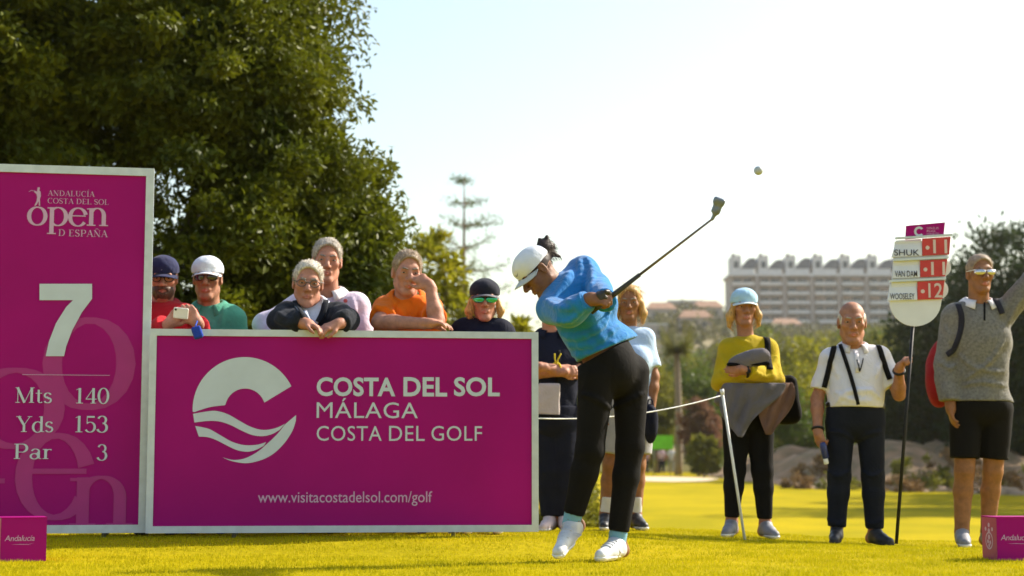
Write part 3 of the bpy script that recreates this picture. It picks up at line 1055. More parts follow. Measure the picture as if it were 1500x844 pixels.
dk = [
    ('dark evergreen tree behind the score board', 1345, 455, 62, 92, LF_DRK),
    ('tall dark evergreen tree rising right of the man in grey', 1462, 318, 82, 90, LF_DRK),
    ('dark evergreen tree between the score board and the man in grey', 1402, 378, 50, 98, LF_DRK),
    ('dark tree at the right edge of the picture', 1545, 360, 80, 86, LF_DRK),
    ('dark bushy tree under the score board beside the bank', 1310, 560, 52, 90, LF_DRK),
    ('dark bushy tree low behind the man in grey', 1452, 560, 80, 88, LF_DRK),
]
for i, (lb, px, pt, hp, Y, lm) in enumerate(dk):
    bg_tree(lb, px, pt, hp, Y, lm, 140 + i, 'evergreen_tree', n=330, base_gap=.0, group='dark trees behind the bank', size=.36)
offl = ['nearest of the dark trees beyond the right edge of the picture', 'second nearest of the dark trees beyond the right edge', 'middle one of the dark trees beyond the right edge', 'second farthest of the dark trees beyond the right edge', 'farthest of the dark trees beyond the right edge']
for i, (x, Y, h) in enumerate(((19.2, 53, 10.), (21.8, 59, 10.5), (24.3, 66, 10.5), (27., 73, 11.), (30., 81, 11.5))):
    tree('evergreen_tree', offl[i], (x, Y), [(x, Y, h * .64, 2.5, 2.6, h * .34), (x - .7, Y - 1, h * .5, 1.9, 2, h * .28), (x + 1.5, Y + 1, h * .55, 2.2, 2, h * .28)], 100, 55, .8, .36, LF_DRK, .2, 160 + i,
         'dark trees at the right of the fairway', fill_n=300)

# shrubs seen between the legs of the spectators
for i, (px, pt, hp, Y) in enumerate(((838, 640, 16, 19), (862, 700, 14, 21), (800, 690, 18, 22))):
    t = W(px, pt, Y); hw = hp / FPX * Y; zb = float(ground_z(t[0], Y)); H = t[2] - zb
    tree('garden_shrub', ('tall thin olive shrub behind the spectators\' legs, tallest of three', 'low olive shrub seen between the golfer\'s legs', 'low olive shrub beside the board end')[i], (t[0], Y),
         [(t[0], Y, zb + H * .7, hw, hw, H * .3), (t[0] + hw * .3, Y, zb + H * .35, hw, hw, H * .3)], 40, 40, .13, .09, LF_OLV, .03, 180 + i, 'shrubs below the tee')

# ------------------------------------------------------------------ the dry bank at the right, its rocks and brush
DRYSOIL = mat('dry_bank_soil', (.38, .22, .12), .95, scale=.9, col2=(.12, .09, .035), bump=1., bscale=6., detail=8)
SAND = mat('pale_bunker_sand', (.62, .48, .30), .95, .12, 6., .3, 40.)


def make_bank():
    xs, ys = np.linspace(7, 55, 150), np.linspace(64, 104, 120)
    X, Y = np.meshgrid(xs, ys)
    edge = 78 - .25 * (X - 12) + 1.5 * np.sin(X * .6)
    t = Y - edge
    hgt = 1.6 * smooth(-1.5, 9, t) * smooth(11.0, 16, X) * (1 - .25 * smooth(12, 22, t))
    nz = vnoise(np.stack([X * .55, Y * .55, X * 0], -1)) * .42 + vnoise(np.stack([X * 1.6, Y * 1.6, X * 0 + 9], -1)) * .26
    Z = ground_z(X, Y) - .08 + (hgt + nz * smooth(.1, .6, hgt)) + .1 * (hgt > .02)
    Z = np.where(hgt < .03, ground_z(X, Y) - .25, Z)
    v = np.stack([X, Y, Z], -1).reshape(-1, 3); nx = len(xs)
    i = (np.arange(len(ys) - 1)[:, None] * nx + np.arange(nx - 1)[None]).ravel()
    tag(mesh_obj('bank', v, np.stack([i, i + 1, i + 1 + nx, i + nx], 1), DRYSOIL, None, True, origin=(0, 0, 0)), kind='structure',
        label='dry brown bank along the right side of the fairway')
    return lambda x, y: float(Z[np.abs(ys - y).argmin(), np.abs(xs - x).argmin()])


bank_z = make_bank()
ROCK = mat('tan_rock', (.36, .25, .16), .9, .3, 4., .8, 12.)
rng = np.random.default_rng(50)
ROCKL = ['largest tan rock at the left foot of the dry bank', 'small tan rock left of the white haired man, second from the left', 'big tan rock just left of the white haired man', 'small tan rock low beside the white haired man\'s hip',
         'tan rock right of the score pole, left of its neighbours', 'small tan rock midway between pole and the man in grey', 'tan rock close to the left leg of the man in grey', 'tan rock seen just right of the shorts of the man in grey', 'broad tan rock near the right edge of the picture', 'tan rock at the very right edge above the tee marker']
BUSHL = ['brown dry bush at the left foot of the bank', 'olive bush behind the hand of the white haired man', 'larger brown bush higher on the left bank', 'brown dry bush just left of the score pole', 'olive bush just right of the score pole',
         'smaller olive bush beside the shorts of the man in grey', 'brown bush touching the shorts of the man in grey', 'brown bush right of the legs of the man in grey', 'olive bush at the right end of the bank']
rocks = [(1158, 78.7, 0.60), (1180, 76.7, 0.50), (1206, 78.0, 0.72), (1196, 75.4, 0.36), (1320, 74.1, 0.66), (1345, 73.5, 0.48), (1372, 74.1, 0.60), (1432, 72.2, 0.54), (1468, 71.5, 0.72), (1490, 70.9, 0.54)]
for i, (px, Y, r) in enumerate(rocks):
    x = (px - 750) / FPX * Y
    S = Shape().ell((x, Y, bank_z(x, Y) + r * .25), (r, r * .8, r * .55), k=.05).ell((x + r * .5, Y + .1, bank_z(x, Y) + r * .15), (r * .6, r * .6, r * .4), k=.08)
    S.noise(.16 * r, 3.2, i * 3.1).noise(.07 * r, 9., i * 1.7)
    tag(S.obj('rock', .07, ROCK), ROCKL[i], 'rock', 'rocks on the dry bank')
for i, (px, Y, r, lm) in enumerate(((1170, 76.0, 0.75, LF_DRY), (1225, 75.4, 0.88, LF_OLV), (1200, 79.3, 1.12, LF_DRY), (1310, 73.5, 0.88, LF_DRY), (1345, 75.4, 1.25, LF_OLV), (1375, 74.1, 1.00, LF_OLV), (1398, 76.7, 1.12, LF_DRY), (1450, 72.8, 1.12, LF_DRY), (1488, 74.1, 1.25, LF_OLV))):
    x = (px - 750) / FPX * Y; z = bank_z(x, Y)
    tree('dry_bush', BUSHL[i],
         (x, Y, z), [(x, Y, z + r * .4, r, r, r * .6)], 26, 40, .28, .2, lm, .04, 200 + i, 'bushes on the dry bank')

a = np.linspace(0, 2 * math.pi, 40)[:-1]
bx_, by_ = 7.9 + 2.7 * np.cos(a) * (1 + .12 * np.sin(3 * a)), 88 + 5.5 * np.sin(a)
tag(mesh_obj('bunker', np.concatenate([np.stack([bx_, by_, ground_z(bx_, by_) + .03], 1), [[7.9, 88, float(ground_z(7.9, 88)) + .05]]]),
             [(i, (i + 1) % 39, 39) for i in range(39)], SAND), 'pale sand bunker far down the fairway', kind='structure')

# ------------------------------------------------------------------ hills with houses, the hotel
HILLM = mat('dry_hillside', (.24, .17, .09), .95, scale=.018, col2=(.06, .085, .022), bump=.5, bscale=.3, detail=9)


def hill_z(x, y):
    px = 750 + x / y * FPX
    crest = np.interp(px, [200, 600, 780, 860, 940, 1000, 1050, 1090, 1200, 1400, 1600, 2200], [570, 555, 530, 505, 482, 470, 478, 500, 505, 500, 490, 490])
    z = CAM_H + (687 - crest) / FPX * 620
    t = smooth(270, 600, y)
    return 4 + (z - 4) * t - 30 * smooth(640, 1000, y) + (vnoise(np.stack([x * .02, y * .02, 0 * x], -1)) * 2.5) * t


def make_hill():
    xs, ys = np.linspace(-260, 560, 130), np.linspace(262, 1000, 90)
    X, Y = np.meshgrid(xs, ys)
    v = np.stack([X, Y, hill_z(X, Y)], -1).reshape(-1, 3); nx = len(xs)
    i = (np.arange(len(ys) - 1)[:, None] * nx + np.arange(nx - 1)[None]).ravel()
    tag(mesh_obj('hill', v, np.stack([i, i + 1, i + 1 + nx, i + nx], 1), HILLM, None, True, origin=(0, 0, 0)), kind='structure', label='dry built up hillside in the distance')


make_hill()
rng = np.random.default_rng(77)
n = 5200
hx, hy = rng.uniform(-60, 330, n), rng.uniform(285, 640, n)
nzv = vnoise(np.stack([hx * .03, hy * .03, 0 * hx + 5], -1))
k = nzv > -.6
hx, hy = hx[k], hy[k]
hz = hill_z(hx, hy)
P = []
for x, y, z in zip(hx, hy, hz):
    r = 1.4 + 2.2 * rng.random()
    q = rng.normal(size=(26, 3)); q /= np.linalg.norm(q, axis=1)[:, None]
    P.append(V3(x, y, z + r * .7) + q * r * [1, 1, .8] * (.6 + .4 * rng.random((26, 1))))
P = np.concatenate(P)
v, f = leaves(P, 1.7, rng, .3, .6)
tag(mesh_obj('hillside_scrub', v, f, leaf_mat('scrub_leaf', (.13, .115, .035), (.05, .065, .02), .3, .6, .05), None, False, origin=(0, 0, 0)),
    'scrub and small trees dotting the far hillside', 'scrub', kind='stuff')

PLASTER = mat('pale_plaster', (.42, .34, .28), .85, .1, .4, .1, 3.)
PLASTER_W = mat('white_plaster', (.70, .64, .58), .85, .1, .4)
ROOF = mat('terracotta_roof', (.27, .15, .09), .8, .3, 1.2, .5, 3.)
SLATE = mat('grey_roof', (.13, .13, .14), .7, .2, .8)
GLASS_D = mat('dark_window', (.035, .045, .06), .15, .2, .5, spec=.6)


def house(label, px, py_base, Y, w, d, h, gable=True):
    c = W(px, py_base, Y)
    z0 = float(hill_z(c[0], Y)) - 1.2
    root = tag(empty('house', (c[0], Y, z0)), label, 'house', 'houses on the far hillside')
    x = c[0]
    z1 = z0 + h + 1.2
    MB().box((x - w / 2, Y - d / 2, z0), (x + w / 2, Y + d / 2, z1)).build('wall', PLASTER, root)
    b = MB()
    if gable:
        b.add([(x - w / 2 - .4, Y - d / 2 - .4, z1), (x + w / 2 + .4, Y - d / 2 - .4, z1), (x + w / 2 + .4, Y + d / 2 + .4, z1), (x - w / 2 - .4, Y + d / 2 + .4, z1),
               (x - w / 2 + 1.5, Y, z1 + 2.4), (x + w / 2 - 1.5, Y, z1 + 2.4)], [(0, 1, 5, 4), (1, 2, 5), (2, 3, 4, 5), (3, 0, 4), (3, 2, 1, 0)])
    else:
        b.box((x - w / 2 - .2, Y - d / 2 - .2, z1), (x + w / 2 + .2, Y + d / 2 + .2, z1 + .5))
    b.build('roof', ROOF if gable else PLASTER_W, root)
    nwin = max(2, int(w / 4))
    for i in range(nwin):
        for s in range(int(h // 3)):
            u = x - w / 2 + w * (i + .5) / nwin; zz = z0 + 2.2 + 3 * s
            MB().box((u - .6, Y - d / 2 - .06, zz), (u + .6, Y - d / 2 + .05, zz + 1.4)).build('window', GLASS_D, root)


hs = [(948, 470, 596, 13, 9, 4, True), (975, 466, 610, 10, 9, 4, False), (1012, 458, 620, 11, 12, 6.5, False), (1040, 470, 605, 9, 9, 4, True), (968, 500, 520, 9, 9, 3.6, True),
      (1003, 488, 545, 11, 9, 3.6, False), (1036, 492, 530, 9, 9, 3.6, True), (952, 530, 470, 9, 8, 3.6, False), (1018, 520, 480, 9, 8, 3.6, True), (1150, 482, 585, 10, 9, 3.6, True)]
hl = ['tiled house at the left end of the hill crest', 'flat roofed house on the crest beside the tiled one', 'flat roofed block, tallest on the crest of the hill', 'tiled house on the crest nearest the hotel',
      'tiled house lower on the slope above the palm', 'flat roofed house on the slope right of the palm', 'tiled house on the slope behind the woman in yellow', 'flat roofed house lowest at left of the palm crown',
      'tiled house lowest at right of the palm crown', 'tiled house just below the hotel']
for (px, pb, Y, w, d, h, g), lb in zip(hs, hl):
    house(lb, px, pb, Y, w, d, h, g)


def make_hotel():
    Y = 620.; s = Y / FPX
    x0, x1 = (1072 - 750) * s, (1428 - 750) * s
    zr = CAM_H + (687 - 405) * s; zb = zr - 27.
    root = tag(empty('hotel', ((x0 + x1) / 2, Y, zb)), 'long pale hotel block with stepped roof turrets on the hill', 'building')
    MB().box((x0, Y, zb), (x1, Y + 16, zr)).build('wall', PLASTER, root)
    MB().box((x0 - .8, Y - 2.0, zr), (x1 + .8, Y + 16.5, zr + .9)).build('cornice', PLASTER_W, root)
    bay = 40.2 * s
    nb = int((x1 - x0) / bay)
    st = 3.45
    protos = {}
    def piece(name, mb, m):
        """alike pieces share one mesh"""
        if name not in protos:
            protos[name] = mb().build(name, m, root, origin=(0, 0, 0))
            o = protos[name]
        else:
            o = protos[name].copy(); COL.objects.link(o)
        return o
    off = -np.array(root.location)
    hr = np.random.default_rng(4)
    AWN = mat('sand_awning', (.55, .36, .22), .8, .25, .3)
    for i in range(nb):
        bx0 = x0 + bay * i
        for fl in range(7):
            z = zr - st * (fl + 1)
            for nm, lo, hi, m in (('balcony_slab', (.5, -1.9, .0), (bay - 1.3, 0.02, .25), PLASTER_W), ('balcony_parapet', (.5, -1.95, .26), (bay - 1.3, -1.75, 1.15), PLASTER_W),
                                  ('window', (1.0, -.06, .3), (3.9, .1, 2.7), GLASS_D), ('window_door', (4.7, -.06, .3), (bay - 2.2, .1, 2.7), GLASS_D)):
                o = piece(nm, lambda: MB().box(lo, hi), m)
                o.location = tuple(off + V3(bx0, Y, z))
        o = piece('pilaster', lambda: MB().box((bay - 1.1, -2.3, -27), (bay - .1, .03, -.05)), PLASTER)
        o.location = tuple(off + V3(bx0, Y, zr))
        # roof turret: pale wall, dark sloped roof, chimney
        o = piece('turret_wall', lambda: MB().box((.3, 0, .9), (4.0, 9, 7.4)).box((4.0, .5, .9), (bay - 1.0, 9, 3.0)), PLASTER_W); o.location = tuple(off + V3(bx0, Y, zr))
        zs = .86 + .22 * hr.random()
        prof = [(4.05, 3.05), (bay - .6, 3.05), (bay - .6, 6.0), (bay - 1.6, 6.5), (bay - 3.2, 6.2), (4.7, 3.9)]
        o = piece('turret_roof', lambda: MB().add([(x, .2, z) for x, z in prof] + [(x, 9.3, z) for x, z in prof],
                                                [tuple(range(5, -1, -1)), tuple(range(6, 12))] + [(k, (k + 1) % 6, 6 + (k + 1) % 6, 6 + k) for k in range(6)]), SLATE); o.location = tuple(off + V3(bx0, Y, zr)); o.scale[2] = zs
        for fl in range(7):
            if hr.random() < .38:
                o = piece('awning', lambda: MB().add([(.8, -2.1, 1.9), (4.2, -2.1, 1.9), (4.2, -.05, 2.75), (.8, -.05, 2.75), (.8, -2.1, 1.8), (4.2, -2.1, 1.8)], [(0, 1, 2, 3), (0, 4, 5, 1)]), AWN)
                o.location = tuple(off + V3(bx0 + (3.6 if hr.random() < .5 else 0), Y, zr - st * (fl + 1)))
        if i % 3 != 1:
            o = piece('painted_shade_strip', lambda: MB().box((bay - 1.28, -.5, -26.5), (bay - 1.13, .02, -11.)), GLASS_D); o.location = tuple(off + V3(bx0, Y, zr))  # flat dark strip, painted-in shade of the gaps between the bays
        o = piece('chimney', lambda: MB().box((.6, .3, 7.42), (2.0, 1.8, 8.4)).box((2.6, .3, 7.42), (3.6, 1.8, 8.0)), PLASTER); o.location = tuple(off + V3(bx0, Y, zr))
        o = piece('turret_window', lambda: MB().box((1.3, -.06, 3.2), (3.0, .1, 5.6)), GLASS_D); o.location = tuple(off + V3(bx0, Y, zr))


make_hotel()

# ------------------------------------------------------------------ the warm air between here and the hills
def make_haze():
    lo, hi = V3(-420, -40, -3.2), V3(700, 1100, 96)
    m = bpy.data.materials.new('warm_haze'); m.use_nodes = True
    N = m.node_tree.nodes
    N.remove(N['Principled BSDF'])
    pv = N.new('ShaderNodeVolumePrincipled')
    pv.inputs['Color'].default_value = (.97, .95, .92, 1)
    pv.inputs['Density'].default_value = .00012
    pv.inputs['Anisotropy'].default_value = .45
    m.node_tree.links.new(pv.outputs[0], N['Material Output'].inputs['Volume'])
    b = MB().box(lo, hi)
    tag(b.build('haze', m, None, origin=(0, 0, 0)), 'thin warm haze over the valley', 'haze', kind='stuff')


make_haze()
# ------------------------------------------------------------------ human figures
def rotz(a): c, s = math.cos(a), math.sin(a); return np.array([[c, -s, 0], [s, c, 0], [0, 0, 1.]])
def rotx(a): c, s = math.cos(a), math.sin(a); return np.array([[1., 0, 0], [0, c, -s], [0, s, c]])
def roty(a): c, s = math.cos(a), math.sin(a); return np.array([[c, 0, s], [0, 1., 0], [-s, 0, c]])


def lerp(a, b, t): return np.asarray(a) * (1 - t) + np.asarray(b) * t


def head_rot(yaw, pitch, roll):
    """face looks along -y at rest; yaw turns it to +x, pitch looks down, roll tilts the crown to +x (degrees)"""
    y, p, r = (math.radians(q) for q in (yaw, pitch, roll))
    return rotz(y) @ roty(r) @ rotx(p)


class Fig:
    """one person: joints in world space, side a = image left, side b = image right"""
    def __init__(s, label, Y, sc=1., wid=1., belly=0., h=.0068, hc=.0095, name='person', group=None, female=False):
        s.Y, s.sc, s.wid, s.belly, s.h, s.hc = Y, sc, wid, belly, h, hc
        s.label, s.J, s.female = label, {}, female
        s.name, s.group = name, group

    def at(s, px, py, dy=0.): return W(px, py, s.Y + dy)

    def joints(s, **kw):
        for k, v in kw.items():
            s.J[k] = s.at(*v) if len(v) <= 3 and v[0] > 30 else np.asarray(v, float)
        return s

    def head(s, px, py, dy=0., yaw=0., pitch=0., roll=0., hs=1.):
        s.hc_, s.hR, s.hs = s.at(px, py, dy), head_rot(yaw, pitch, roll), hs
        return s

    def HL(s, x, y, z): return s.hc_ + s.hR @ (V3(x, y, z) * s.hs)

    def start(s):
        J = s.J
        f = (J['fa'] + J['fb']) / 2
        s.root = tag(empty(s.name, (f[0], f[1], float(ground_z(f[0], f[1])))), s.label, 'person', s.group)
        mh, ms = (J['ha'] + J['hb']) / 2, (J['sa'] + J['sb']) / 2
        Z = nrm(ms - mh); X = nrm(J['sb'] - J['sa']); X = nrm(X - Z * (X @ Z)); s.tR = np.stack([X, np.cross(Z, X), Z], 1)
        X = nrm(J['hb'] - J['ha']); X = nrm(X - Z * (X @ Z)); s.pR = np.stack([X, np.cross(Z, X), Z], 1)
        s.mh, s.ms, s.Z = mh, ms, Z
        J.setdefault('nk', lerp(ms, s.HL(0, .03, -.1), .30))
        return s

    # ---- pieces of the body, grown by g
    def torso(s, S, g=0., lo=0., hi=1.):
        w, c, b = s.wid * s.sc, s.sc, s.belly
        mh, ms = s.mh, s.ms
        Yb = s.tR[:, 1]
        S.ell(mh + s.Z * .02, (.165 * w + g, .118 * c + g, .125 * c + g), s.pR, k=.06)
        S.ell(lerp(mh, ms, .38) - Yb * b * .6, (.142 * w + b * .4 + g, .108 * c + b * .5 + g, .17 * c + g), s.tR, k=.06)
        S.ell(lerp(mh, ms, .72) - Yb * .005, (.163 * w + g, .118 * c + g, .19 * c + g), s.tR, k=.06)
        a, q = s.J['sa'], s.J['sb']
        S.cone(lerp(a, q, .06), lerp(a, q, .94), .06 * c + g, .06 * c + g, k=.05)
        for e in (a, q):
            S.cone(s.J['nk'] - s.Z * .012, lerp(e, s.J['nk'], .12), .046 * c + g * .6, .046 * c + g, k=.04)
        if s.female:
            for sg in (-1, 1):
                S.ell(lerp(mh, ms, .70) + s.tR @ V3(.07 * sg * c, -.10 * c, 0), (.062 * c + g, .055 * c + g, .062 * c + g), s.tR, k=.05)
        return S

    def arm(s, S, side, g=0., upto=1., r=(.050, .039, .028), flare=0., k=.025):
        """upto counts along both segments: 0.5 = elbow, 1 = wrist"""
        a, e, w = s.J['s' + side], s.J['e' + side], s.J['w' + side]
        c = s.sc
        if upto <= .5:
            t = upto / .5
            S.cone(a, lerp(a, e, t), r[0] * c + g, (r[0] + (r[1] - r[0]) * t) * c + g + flare, k=k, cut=True)
        else:
            t = (upto - .5) / .5
            S.cone(a, e, r[0] * c + g, r[1] * c + g, k=k)
            m = lerp(e, w, .3)
            if t > .35:
                S.cone(e, m, r[1] * c + g, (r[1] + .001) * c + g, k=k)
                S.cone(m, lerp(e, w, t), (r[1] + .001) * c + g, (r[1] + (r[2] - r[1]) * t) * c + g + flare, k=k, cut=upto < 1.02)
            else:
                S.cone(e, lerp(e, w, t), r[1] * c + g, r[1] * c + g + flare, k=k, cut=True)
        return S

    def leg(s, S, side, g=0., upto=1., r=(.088, .057, .042), hem=None, k=.022):
        a, e, w = s.J['h' + side], s.J['k' + side], s.J['f' + side]
        c = s.sc
        hem = r[2] * c + g if hem is None else hem
        if upto <= .5:
            t = upto / .5
            S.cone(a, lerp(a, e, t), r[0] * c + g, hem, k=k, cut=True)
        else:
            t = (upto - .5) / .5
            S.cone(a, e, r[0] * c + g, r[1] * c + g, k=k)
            m = lerp(e, w, .32)
            back = s.pR[:, 1] * .016 * c
            bk = back * (r[1] < .06 and abs(g) < .007)
            S.cone(e, m + bk, r[1] * c + g, lerp(r[1] * c + g, hem, .25) + (.003 if r[1] < .06 else 0), k=k)
            S.cone(m + bk, lerp(e, w, t), lerp(r[1] * c + g, hem, .25) + (.003 if r[1] < .06 else 0), hem, k=k, cut=True)
        return S

    def hand(s, S, side, fdir, pn, thumb=1, curl=(25, 35, 25), spread=0., k=.012, splay=None):
        """fdir: where the fingers point, pn: where the palm faces, thumb: side of the thumb (+1/-1)"""
        w = s.J['w' + side]; c = s.sc * (.85 if s.female else .92)
        u = nrm(fdir); n = nrm(np.asarray(pn, float) - u * (np.asarray(pn, float) @ u)); t = np.cross(n, u) * thumb
        S.cone(w - u * .01, w + u * .035 * c, .029 * c, .024 * c, k=.02)
        offs, lens = (.030, .010, -.011, -.030), (.066, .075, .069, .053)
        for i in range(4):
            kn = w + u * (.088 - .006 * abs(i - 1)) * c + t * offs[i] * c
            S.cone(w + u * .02 * c + t * offs[i] * .6 * c, kn, .0145 * c, .0115 * c, k=.016)
            p, a, d = kn, 0., nrm(u + t * spread * offs[i] * 8)
            for j in range(3):
                a += math.radians(curl[j] * (1 + .08 * (i - 1)))
                dd = d * math.cos(a) + n * math.sin(a)
                q = p + dd * lens[i] * c * (.42, .32, .26)[j]
                S.cone(p, q, (.0105, .0095, .0088)[j] * c, (.0095, .0088, .0075)[j] * c, k=.006)
                p = q
        p0 = w + u * .028 * c + t * .026 * c
        p1 = p0 + (u * .028 + t * .024 + n * .016) * c
        p2 = p1 + (u * .028 + t * .004 + n * .014) * c
        p3 = p2 + (u * .022 - t * .004 + n * .008) * c
        S.cone(p0, p1, .015 * c, .012 * c, k=.012).cone(p1, p2, .0115 * c, .0105 * c, k=.006).cone(p2, p3, .0105 * c, .008 * c, k=.006)
        return S

    def skull(s, S):
        f = s.female
        L, q, R = s.HL, s.hs, s.hR
        e = lambda c, r, k=.02, op='add': S.ell(L(*c), np.array(r) * q, R, k=k * q, op=op)
        n = lambda a, b, ra, rb, k=.012: S.cone(L(*a), L(*b), ra * q, rb * q, k=k * q)
        e((0, .012, .035), (.071, .092, .082))
        e((0, -.026, -.032), (.054 if f else .056, .062, .080), .025)
        e((0, -.07, -.098), (.021 if f else .025, .02, .018), .025)
        for x in (-1, 1):
            n((.052 * x, .004, -.058), (.018 * x, -.064, -.102), .013, .012, .025)
            e((.041 * x, -.060, -.012), (.020, .020, .016), .03)
            e((.075 * x, .008, -.002), (.009, .019, .031), .008)
            e((.080 * x, .002, .0), (.005, .010, .018), .005, 'sub')
        n((-.036, -.078, .028), (.036, -.078, .028), .013, .013, .02)
        for x in (-1, 1):
            e((.032 * x, -.105, .006), (.020, .021, .012), .010, 'sub')
            n((.018 * x, -.0835, .0125), (.046 * x, -.079, .0115), .0052, .0045, .006)
        n((0, -.088, .016), (0, -.113, -.024), .009, .0135)
        for x in (-1, 1):
            e((.013 * x, -.096, -.03), (.0095, .011, .009), .008)
        n((-.017, -.084, -.06), (.017, -.084, -.06), .009, .009, .012)
        e((0, -.099, -.062), (.024, .007, .0022), .003, 'sub')
        S.cone(L(0, .022, -.045), s.J['nk'] - s.Z * .04, (.050 if f else .058) * q, (.055 if f else .066) * s.sc, k=.03)
        return S

    def body(s, m, hands=()):
        """the whole skin surface as one mesh; hands = list of dicts for hand()"""
        S = Shape()
        s.torso(S, -.012)
        for d in 'ab':
            s.arm(S, d, 0., 1.05)
            s.leg(S, d, -.006 if ('shorts' not in s.__dict__) else 0.)
            an = s.J['f' + d]; u = s.foot[d][0]
            S.cone(an, s.foot[d][1] + s.foot[d][2] * .04, .04 * s.sc, .032 * s.sc, k=.02)
            S.cone(s.foot[d][1] + s.foot[d][2] * .04, s.foot[d][1] + u * .17 * s.sc + s.foot[d][2] * .034, .028 * s.sc, .026 * s.sc, k=.02)
        for hd in hands:
            s.hand(S, **hd)
        s.skull(S)
        S.noise(.0007, 60., 3.)
        s.skinS = S
        return S.obj('body', s.h, m, s.root)

    def feet(s, ta=(0, -1, 0), tb=(0, -1, 0), L=.275):
        """toe directions; ankle joints f* must be set. heel on the ground under the ankle"""
        s.foot = {}
        for d, t in (('a', ta), ('b', tb)):
            u = nrm((t[0], t[1], 0)); an = s.J['f' + d]
            z = float(ground_z(an[0], an[1]))
            heel = V3(an[0], an[1], z + .004) - u * .055 * s.sc
            s.foot[d] = [u, heel, V3(0, 0, 1), L * s.sc]
        return s

    def shoes(s, m, sole, tall=.098):
        for d in 'ab':
            u, H, n, L = s.foot[d]
            c = s.sc
            pt = lambda a, b: H + u * a * c + n * b * c
            Lc = L / c
            def up(g=0.):
                S = Shape()
                S.cone(pt(.038, .044), pt(Lc * .56, .040), (.031 + g) * c, (.036 + g) * c, k=.02)
                S.cone(pt(Lc * .56, .040), pt(Lc - .036, .028), (.036 + g) * c, (.030 + g) * c, k=.02)
                return S
            S = up()
            S.cone(pt(.055, .055), pt(.06, tall), .039 * c, .039 * c, k=.03, cut=True)
            S.cone(pt(Lc * .45, .05), pt(.09, .078), .034 * c, .034 * c, k=.03)
            S.cut(pt(0, .014), -n)
            o = S.obj('shoe', .007, m, s.root)
            S = up(.005)
            S.cut(pt(0, .0), -n); S.cut(pt(0, .024), n)
            S.obj('sole', .006, sole, o)
        return s

    def socks(s, m, z1=.16):
        for d in 'ab':
            an, kn = s.J['f' + d], s.J['k' + d]
            L = np.linalg.norm(kn - an)
            S = Shape().cone(lerp(an, kn, -.06), lerp(an, kn, z1 / L), .043 * s.sc, .0445 * s.sc, k=.01, cut=True)
            S.obj('sock', .007, m, s.root)

    # ---- clothes
    def creases(s, S, lines):
        """folds: soft raised ridges along lines seen on the garment; a negative radius presses a seam in"""
        base = list(S.p); T = Shape(); T.p = base; T.cuts = S.cuts
        for r, pts in lines:
            P = list(s.onto_many(T, curve_pts(pts, 3), off=-.001 if r > 0 else .001)[0])
            r = r * 1.15 if r > 0 else r
            P = [p for p in P if abs(p[1] - s.Y) < .6]
            if len(P) < 2: continue
            rs = [abs(r) * (.35 + .65 * math.sin(math.pi * (i + .5) / len(P))) for i in range(len(P))]
            S.path(P, rs, k=.016 if r > 0 else .006, op='add' if r > 0 else 'sub')

    def top(s, m, name='shirt', sleeve=.36, g=.016, hem=-.02, hemn=None, folds=.006, extra=None, seed=0., flare=.012, lines=(), wr=(.054, .045, .037)):
        S = Shape()
        s.torso(S, g)
        for d in 'ab':
            u = sleeve[d] if isinstance(sleeve, dict) else sleeve
            if u > .55:
                s.arm(S, d, g, u, wr, 0.004)
            else:
                s.arm(S, d, g * .8, u, flare=flare)
        if extra:
            extra(S)
        s.creases(S, lines)
        S.noise(folds * .45, 11., seed, (1, 1, .5)).noise(folds * 1.2, 9., seed + 5, (1, 1, .22), rotx(.3) @ roty(.7), True).noise(folds * .7, 13., seed + 9, (1, 1, .22), roty(-.8), True)
        S.cut(s.mh + s.Z * hem, -s.Z if hemn is None else hemn)
        s.topS = S
        return S.obj(name, s.hc, m, s.root)

    def trousers(s, m, name='trousers', upto=.985, g=.014, hem=.068, waist=.115, folds=.005, seed=3., r=(.09, .066, .055), lines=()):
        S = Shape()
        S.ell(s.mh + s.Z * .03, (.165 * s.wid * s.sc + g, .12 * s.sc + g, .135 * s.sc + g), s.pR, k=.05)
        S.ell(s.mh + s.Z * .12, (.150 * s.wid * s.sc + g + s.belly * .3, .115 * s.sc + g + s.belly * .3, .12), s.pR, k=.05)
        for d in 'ab':
            s.leg(S, d, g, upto, r, hem * s.sc)
        s.creases(S, lines)
        S.noise(folds * .4, 10., seed, (1, 1, .4)).noise(folds * .8, 8., seed + 2, (1, 1, .2), roty(.35), True).noise(folds * .4, 14., seed + 6, (1, 1, .25), roty(-.6), True)
        S.cut(s.mh + s.Z * waist, s.Z)
        s.legS = S
        return S.obj(name, s.hc, m, s.root)

    def belt(s, m, z=.1):
        S = Shape().ell(s.mh + s.Z * .12, (.150 * s.wid * s.sc + .019 + s.belly * .3, .115 * s.sc + .019 + s.belly * .3, .2), s.pR, k=.01)
        S.cut(s.mh + s.Z * (z + .018), s.Z); S.cut(s.mh + s.Z * (z - .018), -s.Z)
        return S.obj('belt', s.hc, m, s.root)

